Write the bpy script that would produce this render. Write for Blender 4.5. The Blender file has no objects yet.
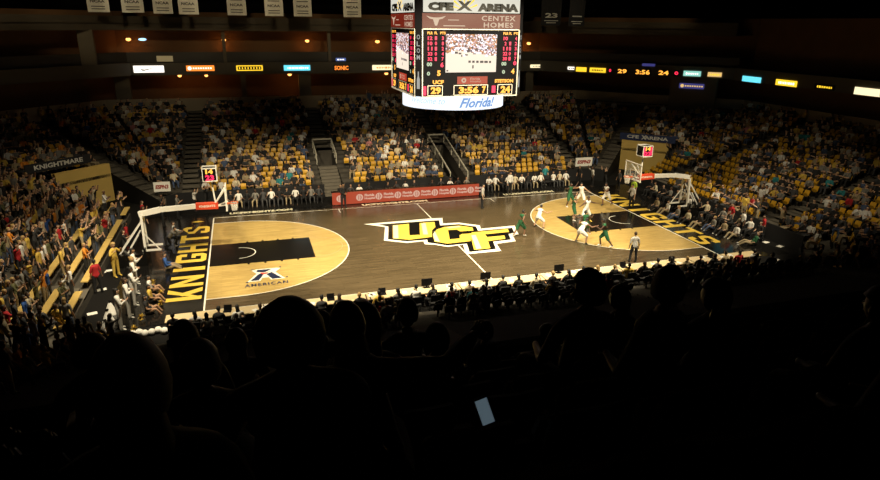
import bpy, bmesh, math, random
import numpy as np
from mathutils import Vector, Matrix
rnd = random.Random(11)
S = bpy.context.scene
COL = S.collection
PI = math.pi
V = Vector

# ------------------------------------------------------------------ camera
CX, CY, CZ = -11.8098, -36.2813, 12.7505
YAW, PIT, ROL, FPX = .3016, .3307, .0116, 631.8364
fwd = V((math.sin(YAW)*math.cos(PIT), math.cos(YAW)*math.cos(PIT), -math.sin(PIT)))
rgt = V((math.cos(YAW), -math.sin(YAW), 0))
upv = rgt.cross(fwd)
r2 = rgt*math.cos(ROL)+upv*math.sin(ROL)
u2 = -rgt*math.sin(ROL)+upv*math.cos(ROL)
CAMP = V((CX, CY, CZ))
cam_d = bpy.data.cameras.new('camera')
cam = bpy.data.objects.new('camera', cam_d)
COL.objects.link(cam)
M = Matrix.Identity(4)
for i in range(3):
    M[i][0] = r2[i]; M[i][1] = u2[i]; M[i][2] = -fwd[i]; M[i][3] = CAMP[i]
cam.matrix_world = M
cam_d.sensor_width = 36
cam_d.lens = FPX*36/880
cam_d.clip_start = .05; cam_d.clip_end = 300
S.camera = cam

def in_view(p, m=25):
    d = V(p)-CAMP; z = d.dot(fwd)
    if z < .3: return False
    x = 440+FPX*d.dot(r2)/z; y = 240-FPX*d.dot(u2)/z
    return -m < x < 880+m and -m < y < 480+m

# ------------------------------------------------------------------ materials
MATS = {}
def mat(name, col, rough=.6, metal=0, emit=None, estr=1., spec=.5, coat=0, var=0, scale=3, trans=0, alpha=1):
    if name in MATS: return MATS[name]
    m = bpy.data.materials.new(name); m.use_nodes = True
    nt = m.node_tree; b = nt.nodes['Principled BSDF']
    b.inputs['Base Color'].default_value = (*col, 1)
    b.inputs['Roughness'].default_value = rough
    b.inputs['Metallic'].default_value = metal
    b.inputs['Specular IOR Level'].default_value = spec
    b.inputs['Coat Weight'].default_value = coat
    b.inputs['Transmission Weight'].default_value = trans
    b.inputs['Alpha'].default_value = alpha
    if emit:
        b.inputs['Emission Color'].default_value = (*emit, 1)
        b.inputs['Emission Strength'].default_value = estr
    if var:
        tc = nt.nodes.new('ShaderNodeTexCoord'); n = nt.nodes.new('ShaderNodeTexNoise')
        n.inputs['Scale'].default_value = scale; n.inputs['Detail'].default_value = 4
        mx = nt.nodes.new('ShaderNodeMix'); mx.data_type = 'RGBA'
        nt.links.new(tc.outputs['Object'], n.inputs['Vector'])
        nt.links.new(n.outputs['Fac'], mx.inputs['Factor'])
        mx.inputs['A'].default_value = (*[c*(1-var) for c in col], 1)
        mx.inputs['B'].default_value = (*[min(1, c*(1+var)) for c in col], 1)
        nt.links.new(mx.outputs['Result'], b.inputs['Base Color'])
    MATS[name] = m
    return m

def wood(name, c1, c2, rough=.3):
    m = bpy.data.materials.new(name); m.use_nodes = True; nt = m.node_tree; b = nt.nodes['Principled BSDF']
    tc = nt.nodes.new('ShaderNodeTexCoord')
    br = nt.nodes.new('ShaderNodeTexBrick')
    br.inputs['Scale'].default_value = 1.0
    br.inputs['Brick Width'].default_value = 1.7; br.inputs['Row Height'].default_value = .19
    br.inputs['Mortar Size'].default_value = .004
    br.inputs['Color1'].default_value = (*c1, 1); br.inputs['Color2'].default_value = (*c2, 1)
    br.inputs['Mortar'].default_value = (*[c*.6 for c in c2], 1)
    nt.links.new(tc.outputs['Object'], br.inputs['Vector'])
    mp = nt.nodes.new('ShaderNodeMapping'); mp.inputs['Scale'].default_value = (.5, 7, 1)
    n = nt.nodes.new('ShaderNodeTexNoise'); n.inputs['Scale'].default_value = 1.6; n.inputs['Detail'].default_value = 6
    nt.links.new(tc.outputs['Object'], mp.inputs['Vector']); nt.links.new(mp.outputs['Vector'], n.inputs['Vector'])
    mx = nt.nodes.new('ShaderNodeMix'); mx.data_type = 'RGBA'; mx.blend_type = 'MULTIPLY'; mx.inputs['Factor'].default_value = 1
    cr = nt.nodes.new('ShaderNodeValToRGB')
    cr.color_ramp.elements[0].position = .3; cr.color_ramp.elements[0].color = (.72, .72, .72, 1)
    cr.color_ramp.elements[1].position = .7; cr.color_ramp.elements[1].color = (1.15, 1.15, 1.15, 1)
    nt.links.new(n.outputs['Fac'], cr.inputs['Fac'])
    nt.links.new(br.outputs['Color'], mx.inputs['A']); nt.links.new(cr.outputs['Color'], mx.inputs['B'])
    nt.links.new(mx.outputs['Result'], b.inputs['Base Color'])
    b.inputs['Roughness'].default_value = rough
    return m

def emi(name, col, s): return mat(name, (0.01, .01, .01), rough=.5, emit=col, estr=s)

M_light = wood('maple_light', (.55, .39, .135), (.485, .335, .115), .22)
M_dark = wood('maple_stained', (.105, .077, .042), (.082, .060, .032), .2)
M_black = mat('black_paint', (.008, .0075, .007), .16)
M_white = mat('white_paint', (.85, .82, .72), .35)
M_gold = mat('gold_paint', (.82, .56, .08), .35)
M_conc = mat('concrete', (.06, .052, .04), .85, var=.25, scale=2)
M_step = mat('stair_concrete', (.12, .105, .08), .85, var=.2, scale=3)
M_darkwall = mat('dark_wall', (.006, .0055, .005), .9, spec=.2)
M_cloth = mat('black_cloth', (.01, .01, .011), .9)
M_seat = mat('gold_seat_plastic', (.62, .34, .022), .45)
M_seatleg = mat('seat_metal', (.04, .04, .045), .4, metal=.6)
M_shadeseat = mat('shaded_seat_plastic', (.02, .02, .02), .5)  # seat plastic coloured dark to stand in for shade on the near side
M_beige = mat('beige_wall', (.17, .14, .095), .9, var=.15, scale=1)
M_brown = mat('brown_wall', (.15, .075, .028), .9, var=.25, scale=.8)
M_metal = mat('grey_metal', (.35, .34, .32), .4, metal=.7)
M_rail = mat('pale_rail', (.5, .47, .38), .5)
M_whitemetal = mat('white_metal', (.82, .80, .74), .4)
M_red = mat('red_pad', (.62, .06, .02), .5)
M_glass = mat('clear_acrylic', (.9, .95, .95), .05, alpha=.18)
M_net = mat('net_cord', (.85, .85, .82), .8)
M_orange = mat('orange_rim', (.75, .14, .03), .4)
M_goldwall = mat('gold_wall', (.80, .56, .16), .8, var=.08, scale=1)
M_navy = mat('navy_vinyl', (.02, .035, .11), .6)
M_vinylw = mat('white_vinyl', (.7, .7, .66), .6)
M_paper = mat('white_paper', (.82, .80, .74), .7)
M_banner = mat('banner_cloth', (.85, .82, .70), .9, var=.1, scale=4)
M_bannerk = mat('banner_black_cloth', (.02, .02, .022), .9)
M_ink = mat('banner_ink', (.08, .07, .06), .9)
M_maroon = mat('maroon_panel', (.30, .03, .02), .5)
M_case = mat('scoreboard_case', (.004, .004, .005), .9, spec=.1)
M_skin = [mat('skin_fair', (.58, .36, .24), .55), mat('skin_tan', (.42, .24, .14), .55), mat('skin_brown', (.17, .085, .05), .5), mat('skin_deep', (.075, .038, .024), .5)]
M_hair = [mat('hair_black', (.008, .007, .006), .6), mat('hair_brown', (.045, .024, .012), .6), mat('hair_blond', (.42, .27, .10), .6)]
CL = {}
def cloth(n, c): CL[n] = mat('cloth_'+n, c, .85); return CL[n]
for n, c in dict(black=(.012, .012, .013), white=(.75, .73, .68), gold=(.62, .42, .07), orange=(.72, .25, .02), silver=(.5, .48, .44), grey=(.2, .19, .17),
                 charcoal=(.05, .05, .052), red=(.42, .015, .02), green=(.01, .085, .03), blue=(.03, .10, .35), khaki=(.34, .27, .16),
                 teal=(.02, .2, .22), denim=(.06, .09, .17), pink=(.55, .22, .22), lime=(.45, .65, .06), olive=(.12, .12, .05), cream=(.6, .52, .36)).items():
    cloth(n, c)

# ------------------------------------------------------------------ mesh helpers
def link(name, me, parent=None, loc=(0, 0, 0), rz=0):
    o = bpy.data.objects.new(name, me); COL.objects.link(o)
    if parent: o.parent = parent
    o.location = loc; o.rotation_euler = (0, 0, rz)
    return o
def tag(o, label=None, cat=None, group=None, kind=None):
    if label: o['label'] = label
    if cat: o['category'] = cat
    if group: o['group'] = group
    if kind: o['kind'] = kind
    return o
def empty(name, loc, rz=0, **k):
    o = bpy.data.objects.new(name, None); COL.objects.link(o); o.empty_display_size = .2
    o.location = loc; o.rotation_euler = (0, 0, rz)
    return tag(o, **k)
class MB:
    def __init__(s): s.v = []; s.f = []; s.m = []
    def add(s, vs, fs, mi=0):
        b = len(s.v); s.v += [tuple(v) for v in vs]
        s.f += [tuple(i+b for i in f) for f in fs]; s.m += [mi]*len(fs)
        return s
    def box(s, c, d, rz=0, mi=0, rot=None):
        hx, hy, hz = d[0]/2, d[1]/2, d[2]/2
        R = rot if rot is not None else Matrix.Rotation(rz, 3, 'Z')
        vs = [R@V((x*hx, y*hy, z*hz))+V(c) for z in (-1, 1) for y in (-1, 1) for x in (-1, 1)]
        return s.add(vs, [(0, 2, 3, 1), (4, 5, 7, 6), (0, 1, 5, 4), (2, 6, 7, 3), (0, 4, 6, 2), (1, 3, 7, 5)], mi)
    def lohi(s, a, b, mi=0):
        return s.box([(a[i]+b[i])/2 for i in range(3)], [abs(b[i]-a[i]) for i in range(3)], mi=mi)
    def tube(s, pts, r, n=8, mi=0, closed=False):
        pts = [V(p) for p in pts]; rings = []
        for i, p in enumerate(pts):
            if closed: t = pts[(i+1) % len(pts)]-pts[i-1]
            else: t = pts[min(i+1, len(pts)-1)]-pts[max(i-1, 0)]
            t.normalize()
            a = t.cross(V((0, 0, 1)))
            if a.length < .01: a = V((1, 0, 0))
            a.normalize(); b = t.cross(a)
            rr = r[i] if isinstance(r, (list, tuple)) else r
            rings.append([p+a*rr*math.cos(2*PI*k/n)+b*rr*math.sin(2*PI*k/n) for k in range(n)])
        vs = [v for q in rings for v in q]; fs = []
        m = len(pts); R = m if closed else m-1
        for i in range(R):
            j = (i+1) % m
            for k in range(n):
                fs.append((i*n+k, i*n+(k+1) % n, j*n+(k+1) % n, j*n+k))
        if not closed:
            fs.append(tuple(range(n-1, -1, -1))); fs.append(tuple((m-1)*n+k for k in range(n)))
        return s.add(vs, fs, mi)
    def bar(s, a, b, w, h, mi=0):
        a = V(a); b = V(b); t = (b-a); L = t.length; t.normalize()
        q = t.cross(V((0, 0, 1)))
        if q.length < .01: q = V((1, 0, 0))
        q.normalize(); u = q.cross(t)
        R = Matrix((t, q, u)).transposed()
        return s.box((a+b)/2, (L, w, h), rot=R, mi=mi)
    def ell(s, c, r, nu=10, nv=7, mi=0, R=None):
        vs = []; c = V(c)
        for j in range(1, nv):
            th = PI*j/nv
            for i in range(nu):
                ph = 2*PI*i/nu
                v = V((r[0]*math.sin(th)*math.cos(ph), r[1]*math.sin(th)*math.sin(ph), r[2]*math.cos(th)))
                vs.append((R@v if R else v)+c)
        t = V((0, 0, r[2])); vs.append((R@t if R else t)+c); vs.append((R@-t if R else -t)+c)
        fs = []
        for j in range(nv-2):
            for i in range(nu):
                fs.append((j*nu+i, (j+1)*nu+i, (j+1)*nu+(i+1) % nu, j*nu+(i+1) % nu))
        T = (nv-1)*nu
        for i in range(nu):
            fs.append((T, i, (i+1) % nu)); fs.append((T+1, (nv-2)*nu+(i+1) % nu, (nv-2)*nu+i))
        return s.add(vs, fs, mi)
    def poly(s, pts, z, mi=0, th=0):
        """filled polygon in xy (may be concave)"""
        bm = bmesh.new()
        vv = [bm.verts.new((p[0], p[1], z)) for p in pts]
        f = bm.faces.new(vv); f.normal_update()
        if f.normal.z < 0: f.normal_flip()
        r = bmesh.ops.triangulate(bm, faces=[f])
        if th:
            g = bmesh.ops.extrude_face_region(bm, geom=bm.faces[:])
            for e in g['geom']:
                if isinstance(e, bmesh.types.BMVert): e.co.z += th
        bm.verts.index_update()
        s.add([v.co.copy() for v in bm.verts], [tuple(v.index for v in f.verts) for f in bm.faces], mi)
        bm.free(); return s
    def xf(s, fn, start=0):
        s.v[start:] = [tuple(fn(V(v))) for v in s.v[start:]]; return s
    def mesh(s, name, mats):
        me = bpy.data.meshes.new(name); me.from_pydata(s.v, [], s.f)
        for m in (mats if isinstance(mats, (list, tuple)) else [mats]): me.materials.append(m)
        me.polygons.foreach_set('material_index', s.m); me.update()
        return me
    def build(s, name, mats, parent=None, loc=(0, 0, 0), rz=0, smooth=False):
        me = s.mesh(name, mats)
        if smooth: me.polygons.foreach_set('use_smooth', [True]*len(me.polygons))
        return link(name, me, parent, loc, rz)

def text_geo(txt, w=None, h=1., bold=.0, shear=0., depth=.0, spacing=1.):
    """filled lettering centred on the origin in xy, size w x h; returns verts, faces"""
    cu = bpy.data.curves.new('t', 'FONT'); cu.body = txt; cu.size = 1; cu.offset = bold; cu.shear = shear
    cu.fill_mode = 'FRONT'; cu.resolution_u = 2; cu.space_character = spacing
    o = bpy.data.objects.new('t', cu); COL.objects.link(o)
    bpy.context.view_layer.update()
    me = bpy.data.meshes.new_from_object(o.evaluated_get(bpy.context.evaluated_depsgraph_get()))
    vs = [v.co.copy() for v in me.vertices]; fs = [tuple(p.vertices) for p in me.polygons]
    bpy.data.objects.remove(o); bpy.data.meshes.remove(me); bpy.data.curves.remove(cu)
    if not vs: print('EMPTY', repr(txt), w, h, bold)
    x0 = min(v.x for v in vs); x1 = max(v.x for v in vs); y0 = min(v.y for v in vs); y1 = max(v.y for v in vs)
    sy = h/(y1-y0); sx = (w/(x1-x0)) if w else sy
    return [V(((v.x-(x0+x1)/2)*sx, (v.y-(y0+y1)/2)*sy, 0)) for v in vs], fs
def flat(R, o):
    """map local (u, v, n) to world/parent: R = (u axis, v axis), o origin"""
    u, v = V(R[0]), V(R[1]); n = u.cross(v)
    return lambda p: V(o)+u*p[0]+v*p[1]+n*p[2]
def put_text(mb, txt, w, h, at, R, mi=0, off=.004, **k):
    vs, fs = text_geo(txt, w, h, **k); g = flat(R, at)
    mb.add([g((v.x, v.y, off)) for v in vs], fs, mi)
def put_rect(mb, w, h, at, R, mi=0, off=0, th=0):
    g = flat(R, at)
    if th:
        vs = [g((x*w/2, y*h/2, z)) for z in (off-th, off) for y in (-1, 1) for x in (-1, 1)]
        mb.add(vs, [(0, 2, 3, 1), (4, 5, 7, 6), (0, 1, 5, 4), (2, 6, 7, 3), (0, 4, 6, 2), (1, 3, 7, 5)], mi)
    else:
        mb.add([g((x*w/2, y*h/2, off)) for x, y in ((-1, -1), (1, -1), (1, 1), (-1, 1))], [(0, 1, 2, 3)], mi)
def disc(mb, r, at, R, mi=0, off=0, n=20, r0=0):
    g = flat(R, at)
    if r0:
        a = [g((r*math.cos(2*PI*i/n), r*math.sin(2*PI*i/n), off)) for i in range(n)]
        b = [g((r0*math.cos(2*PI*i/n), r0*math.sin(2*PI*i/n), off)) for i in range(n)]
        mb.add(a+b, [(i, (i+1) % n, n+(i+1) % n, n+i) for i in range(n)], mi)
    else:
        mb.add([g((r*math.cos(2*PI*i/n), r*math.sin(2*PI*i/n), off)) for i in range(n)], [tuple(range(n))], mi)
SOUTH = ((1, 0, 0), (0, 0, 1))      # plane facing -y
WEST = ((0, -1, 0), (0, 0, 1))      # plane facing -x

# ------------------------------------------------------------------ court
L, W = 14.325, 7.62
fl = MB(); fl.lohi((-60, -60, -.12), (60, 60, -.02)); tag(fl.build('floor', M_darkwall), kind='structure')
ct = MB(); ct.lohi((-18.6, -8.6, -.02), (18.6, 9.0, 0))
tag(ct.build('floor_court_apron', M_black), kind='structure', label='black painted apron around the basketball court')
c2 = MB(); c2.lohi((-L, -W-.35, -.01), (L, W+.35, .002)); tag(c2.build('floor_court_wood', M_dark), kind='structure', label='dark stained hardwood of the basketball court')
def threept(s, r, z, mb, rin=0, mi=0):
    bx = s*(L-1.6); pts = [(s*L, r)]
    a = [(bx-s*r*math.sin(t), r*math.cos(t)) for t in [PI*i/48 for i in range(49)]]
    if not rin: mb.poly(pts+a+[(s*L, -r)], z, mi)
    else:
        o = pts+a+[(s*L, -r)]
        i_ = [(s*L, rin)]+[(bx-s*rin*math.sin(t), rin*math.cos(t)) for t in [PI*i/48 for i in range(49)]]+[(s*L, -rin)]
        n = len(o); fs = [(k, k+1, n+k+1, n+k) if s < 0 else (k, n+k, n+k+1, k+1) for k in range(n-1)]
        mb.add([(*p, z) for p in o+i_], fs, mi)
lt = MB(); ln = MB(); pk = MB(); gd = MB()
for s in (-1, 1):
    threept(s, 6.325, .004, lt); threept(s, 6.35, .006, ln, 6.29)
    x0, x1 = sorted((s*L, s*(L-5.79)))
    pk.add([(x0, -1.83, .006), (x1, -1.83, .006), (x1, 1.83, .006), (x0, 1.83, .006)], [(0, 1, 2, 3)])
    for yy in (-1.83, 1.83):
        for d in (2.1, 3.0, 3.9, 4.8):
            pk.lohi((s*(L-d)-.06, yy-.0, .004), (s*(L-d)+.06, yy+(.17 if yy > 0 else -.17), .006))
    # free-throw half circle, restricted arc
    fx = s*(L-5.79)
    for (cx, r, zz) in ((fx, 1.83, .008), (s*(L-1.6), .95, .009)):
        o = [(cx-s*r*math.sin(t), r*math.cos(t), zz) for t in [PI*i/24 for i in range(25)]]
        q = [(cx-s*(r-.05)*math.sin(t), (r-.05)*math.cos(t), zz) for t in [PI*i/24 for i in range(25)]]
        fs = [(k, k+1, 25+k+1, 25+k) if s < 0 else (k, 25+k, 25+k+1, k+1) for k in range(24)]
        (gd if r > 1 else ln).add(o+q, fs)
    ln.lohi((s*L-.04, -W, .003), (s*L+.04, W, .008))
    # coaching box ticks
    ln.lohi((s*(L-8.5)-.03, W-.9, .003), (s*(L-8.5)+.03, W, .008))
ln.lohi((-L, -W-.05, .003), (L, -W, .008)); ln.lohi((-L, W, .003), (L, W+.05, .008))
ln.lohi((-.035, -W, .003), (.035, W, .008))
tag(lt.build('floor_court_zone', M_light), kind='structure', label='light maple area inside the three-point line')
tag(pk.build('floor_court_key', M_black), kind='structure', label='black painted key')
tag(gd.build('floor_court_circle', mat('thin_line', (.45, .33, .15), .4)), kind='structure')
tag(ln.build('floor_court_lines', M_white), kind='structure', label='white court lines')
kt = MB()
# KNIGHTS: condensed block capitals, one cell per letter, reading along +y with tops at -x
def LET(ch):
    b = .26
    R = lambda x0, y0, x1, y1: [(x0, y0), (x1, y0), (x1, y1), (x0, y1)]
    if ch == 'I': return [R(.33, 0, .67, 1)]
    if ch == 'T': return [R(.36, 0, .64, 1), R(.02, .82, .98, 1)]
    if ch == 'H': return [R(0.02, 0, .30, 1), R(.70, 0, .98, 1), R(.3, .41, .7, .59)]
    if ch == 'N': return [R(0.02, 0, .28, 1), R(.72, 0, .98, 1), [(.28, 1), (.02, 1), (.72, 0), (.98, 0)]]
    if ch == 'K': return [R(0.02, 0, .30, 1), [(.3, .35), (.66, 1), (.98, 1), (.3, .12)][::-1], [(.36, .55), (.55, .72), (1., 0), (.68, 0)]]
    if ch == 'G': return [R(.04, .12, .32, .88), [(.04, .88), (.32, .82), (.68, .82), (.96, .88), (.82, 1), (.18, 1)], [(.04, .12), (.18, 0), (.82, 0), (.96, .12), (.68, .18), (.32, .18)], R(.68, .66, .96, .88), R(.68, .12, .96, .5), R(.5, .36, .7, .5)]
    if ch == 'S': return [R(.04, .55, .32, .88), [(.04, .88), (.32, .82), (.68, .82), (.96, .88), (.82, 1), (.18, 1)], R(.68, .68, .96, .88), [(.04, .55), (.32, .62), (.96, .45), (.68, .36)], R(.68, .12, .96, .45), [(.04, .12), (.18, 0), (.82, 0), (.96, .12), (.68, .18), (.32, .18)], R(.04, .12, .32, .32)]
for s in (-1, 1):
    ys = [-6.25+1.75*i for i in range(7)]
    for i, ch in enumerate('KNIGHTS'):
        for pl in LET(ch):
            q = []
            for (x, y) in pl:
                a = -6.3+12.35*(i+.06+x*.88)/7; hh = 14.5+1.62*y
                q.append((-hh, a) if s < 0 else (hh, -a))
            kt.poly(q, .006+.0004*rnd.random())
for s in (-1, 1):   # small emblem after the word
    kt.poly([(s*14.9, 7.0), (s*15.3, 7.25), (s*15.7, 7.0), (s*15.3, 6.85)], .006)
tag(kt.build('floor_court_lettering', M_gold), kind='structure', label='gold KNIGHTS lettering on both black baselines')
# centre logo
P_white = [(-4.75, 3.61), (-0.0, 3.7), (0.76, 3.62), (0.41, 2.4), (1.52, 2.29), (2.67, 1.35), (2.47, 0.64), (4.91, 0.7), (4.4, -1.1), (3.99, -1.1), (3.68, -2.29), (2.35, -2.43), (2.13, -3.71), (-0.05, -3.68), (0.31, -2.06), (-0.72, -2.18), (-1.34, -1.61), (-1.92, -1.36), (-1.83, -0.79), (-2.9, -0.84), (-4.16, -0.04), (-3.51, 2.62)]
P_black = [(-3.84, 3.29), (0.38, 3.14), (0.09, 2.0), (1.4, 1.93), (2.33, 1.15), (2.14, 0.27), (4.54, 0.26), (4.26, -0.73), (3.8, -0.88), (3.52, -1.93), (2.3, -2.01), (1.96, -3.3), (0.25, -3.39), (0.59, -1.95), (-0.65, -1.94), (-1.28, -1.4), (-1.65, -1.09), (-1.53, -0.57), (-2.83, -0.55), (-3.86, 0.14), (-3.27, 2.66)]
P_u = [(-2.94, 2.82), (-1.81, 2.9), (-2.39, 0.53), (-1.72, 0.45), (-1.09, 2.87), (-0.04, 2.87), (-0.29, 1.79), (-0.72, 1.14), (-1.1, -0.15), (-2.63, -0.31), (-3.54, 0.21)]
P_c = [(-0.39, 1.2), (0.27, 1.6), (1.3, 1.63), (2.03, 1.03), (1.87, 0.37), (0.96, 0.44), (0.9, 0.85), (0.3, 0.9), (-0.18, -0.92), (0.51, -0.89), (0.68, -0.3), (0.91, -0.11), (1.55, -0.12), (0.97, -1.55), (-0.54, -1.62), (-1.2, -1.05), (-0.98, 0.04)]
P_f = [(1.61, 0.03), (4.16, 0.08), (4.0, -0.49), (2.32, -0.54), (2.25, -1.1), (3.42, -1.09), (3.23, -1.71), (2.03, -1.84), (1.67, -3.11), (0.64, -3.12), (1.21, -0.98)]
lg = MB(); lg.poly(P_white, .010, 0); lg.poly(P_black, .013, 1); lg.poly(P_u, .016, 2); lg.poly(P_c, .017, 2); lg.poly(P_f, .018, 2)
# pale bevel strips on the letters
for q in ([(-2.95, 2.75), (-2.6, 2.77), (-3.2, .1), (-3.5, .2)], [(-1.0, 2.75), (-.7, 2.77), (-1.2, .4), (-1.5, .45)], [(-.9, .3), (-.6, .9), (-.9, -1.2), (-1.15, -.95)], [(1.4, -.5), (1.7, -.5), (1.15, -3.0), (.8, -3.05)], [(0.3, 1.5), (1.3, 1.55), (1.3, 1.3), (.5, 1.25)]):
    lg.poly(q, .020, 3)
tag(lg.build('floor_court_logo', [M_white, M_black, M_gold, mat('pale_gold', (.86, .78, .48), .35)]), kind='structure', label='white-outlined black and gold UCF logo at centre court')
# conference logo on the left side
am = MB(); O = V((-11.5, -3.75)); 
def rel(pts): return [(O.x+a*.82+.1, O.y+b*.82-.1) for a, b in pts]
am.poly(rel([(-1.15, -.95), (-.55, .35), (-.85, 1.0), (-.5, 1.15), (.75, 1.1), (1.0, 1.0), (.65, .35), (1.2, -.9), (.3, -.9), (.2, -.45), (-.2, -.45), (-.35, -.95)]), .007, 0)
am.poly(rel([(-.95, -.82), (-.35, .35), (-.1, .15), (-.45, -.82)]), .010, 1)
am.poly(rel([(.4, -.8), (.05, .15), (.4, .4), (1.0, -.8)]), .010, 1)
am.poly(rel([(-.55, .65), (-.5, 1.0), (.45, .98), (.1, .6), (-.1, .5)]), .010, 1)
am.poly(rel([(-.35, .45), (.1, .42), (.35, .62), (.05, .2), (-.2, .15)]), .012, 2)
for dx, dy in ((-1.15, -1.0), (1.3, -.7), (-.8, 1.15), (1.0, 1.2)):
    disc(am, .07, (O.x+dx*.82+.1, O.y+dy*.82-.1, 0), ((1, 0, 0), (0, 1, 0)), 1, .010)
put_text(am, 'AMERICAN', 2.15, .40, (O.x+.1, O.y-1.36, 0), ((1, 0.02, 0), (0, 1, 0)), 1, .008, bold=.03, spacing=1.3)
tag(am.build('floor_court_emblem', [M_white, mat('navy_paint', (.012, .02, .06), .35), mat('red_paint', (.6, .05, .03), .35)]), kind='structure', label='navy and white star emblem over the word AMERICAN')
ap = MB()
for x0, x1, y0 in ((-13.3, -9.0, 8.45), (-4.0, 1.0, 7.98+.28), (7.3, 11.6, 8.4)):
    put_text(ap, 'UCFKNIGHTS.COM', x1-x0, .46, ((x0+x1)/2, y0, 0), ((1, 0, 0), (0, 1, 0)), 0, .006, bold=.07)
tag(ap.build('floor_apron_lettering', mat('cream_paint', (.9, .84, .6), .4)), kind='structure', label='cream lettering on the black far apron')

# ------------------------------------------------------------------ bowl (octagonal rings at distance d from the floor)
T, RZ, Z0, NR = .78, .224, .45, 20
def hx(d): return 19.6+d
def hy(d): return 11.4+d
def cyl_(d): return 8.7+.414*d
def cxf(d): return 16.8+.414*d
GW0, GW1 = -.8, 3.3     # corner mouth, measured from the corner's middle towards the end stand
def seg_pt(seg, d, u):
    """seg far/near/left/right/corner; u tangential coordinate"""
    if seg == 'far': return V((u, hy(d)))
    if seg == 'near': return V((u, -hy(d)))
    if seg == 'left': return V((-hx(d), u))
    if seg == 'right': return V((hx(d), u))
    sx = -1 if seg[1] == 'l' else 1; sy = 1 if seg[0] == 'f' else -1
    mid = V(((hx(d)+cxf(d))/2, (hy(d)+cyl_(d))/2))
    q = mid+V((.7071, -.7071))*u
    return V((sx*q.x, sy*q.y))
def seg_half(seg, d):
    if seg in ('far', 'near'): return cxf(d)
    if seg in ('left', 'right'): return cyl_(d)
    return (V((hx(d), cyl_(d)))-V((cxf(d), hy(d)))).length/2
SLOTS = {'far': [(-6.35, -4.75, 9), (3.95, 5.45, 9)], 'fl': [(GW0, GW1, 7)], 'fr': [(GW0, GW1, 7)]}
AISLES = {'far': [-16.0, -5.55, 4.7, 16.0], 'near': [-16, -5.5, 5.5, 16], 'left': [-5.2, 6.4], 'right': [-5.2, 6.4], 'fl': [-1.4], 'fr': [-1.4], 'nl': [0], 'nr': [0]}
def strips(seg, k):
    h0 = seg_half(seg, k*T)
    cuts = [(a, b) for a, b, n in SLOTS.get(seg, []) if k < n]
    out = []; cur = None; lo = -1e9
    x = None; edges = []
    s = 'LO'
    for a, b in sorted(cuts): out.append((s, a)); s = b
    out.append((s, 'HI'))
    return out
def quad_ring(mb, seg, k, mi=0):
    d0, d1 = k*T, (k+1)*T; z = Z0+RZ*k; zb = z-RZ if k else -.02
    for a, b in strips(seg, k):
        a0 = -seg_half(seg, d0) if a == 'LO' else a; a1 = -seg_half(seg, d1) if a == 'LO' else a
        b0 = seg_half(seg, d0) if b == 'HI' else b; b1 = seg_half(seg, d1) if b == 'HI' else b
        if b0-a0 < .05 and b1-a1 < .05: continue
        p = [seg_pt(seg, d0, a0), seg_pt(seg, d0, b0), seg_pt(seg, d1, b1), seg_pt(seg, d1, a1)]
        mb.add([(*p[0], zb), (*p[1], zb), (*p[1], z), (*p[0], z), (*p[2], z), (*p[3], z)], [(0, 1, 2, 3), (3, 2, 4, 5)], mi)
STN = dict(far='far side stand', left='left end stand', right='right end stand', fl='far left corner stand', fr='far right corner stand', near='near side lower stand', nl='near left corner stand', nr='near right corner stand')
for seg in STN:
    mb = MB()
    for k in range(NR): quad_ring(mb, seg, k)
    tag(mb.build('floor_stand', M_conc), kind='structure', label='stepped concrete rows of the '+STN[seg])
# slot side walls and floors
sl = MB(); rl = MB()
for (a, b, n) in SLOTS['far']:
    for x in (a, b):
        pts = [(x, hy(0), -.0), (x, hy(0), Z0+.05)]
        m = MB()
        d = n*T
        sl.add([(x, hy(0), -.02), (x, hy(d), -.02), (x, hy(d), Z0+RZ*n), (x, hy(0), Z0)], [(0, 1, 2, 3)])
    sl.lohi((a, hy(n*T), -.02), (b, hy(n*T)+.1, Z0+RZ*n+.1))
tag(sl.build('wall_tunnel', M_conc), kind='structure', label='side walls of the two far side tunnels')
for (a, b, n) in SLOTS['far']:
    for x in (a, b):
        r = MB(); d = n*T; y0 = hy(.3) if a > 0 else hy(4.2)
        z0 = Z0+.75 if a > 0 else Z0+RZ*4.2/T+.75
        r.box((x, (y0+hy(d))/2, (z0+Z0+RZ*n+.75)/2-.02), (.06, .06, .06))
        r.bar((x, y0, z0), (x, hy(d), Z0+RZ*n+.75), .09, .12)
        for t in (0, .33, .66, 1):
            yy = y0+(hy(d)-y0)*t; zz = z0+(Z0+RZ*n+.75-z0)*t
            r.bar((x, yy, zz-.75), (x, yy, zz), .06, .06)
        if x == b: r.bar((a, hy(d), Z0+RZ*n+.75), (b, hy(d), Z0+RZ*n+.75), .09, .12)
        side = 'left' if x == a else 'right'
        tag(r.build('tunnel_railing', M_rail), 'pale sloping rail on the %s edge of the %s far side tunnel' % (side, 'left' if a < 0 else 'right'), 'railing')
# steps down the left tunnel mouth
st = MB()
for i in range(9): st.lohi((-6.3, hy(0)+.45*i, -.02), (-4.8, hy(0)+.45*(i+1), .17*(i+1)))
tag(st.build('floor_tunnel_steps', M_step), kind='structure')
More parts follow.
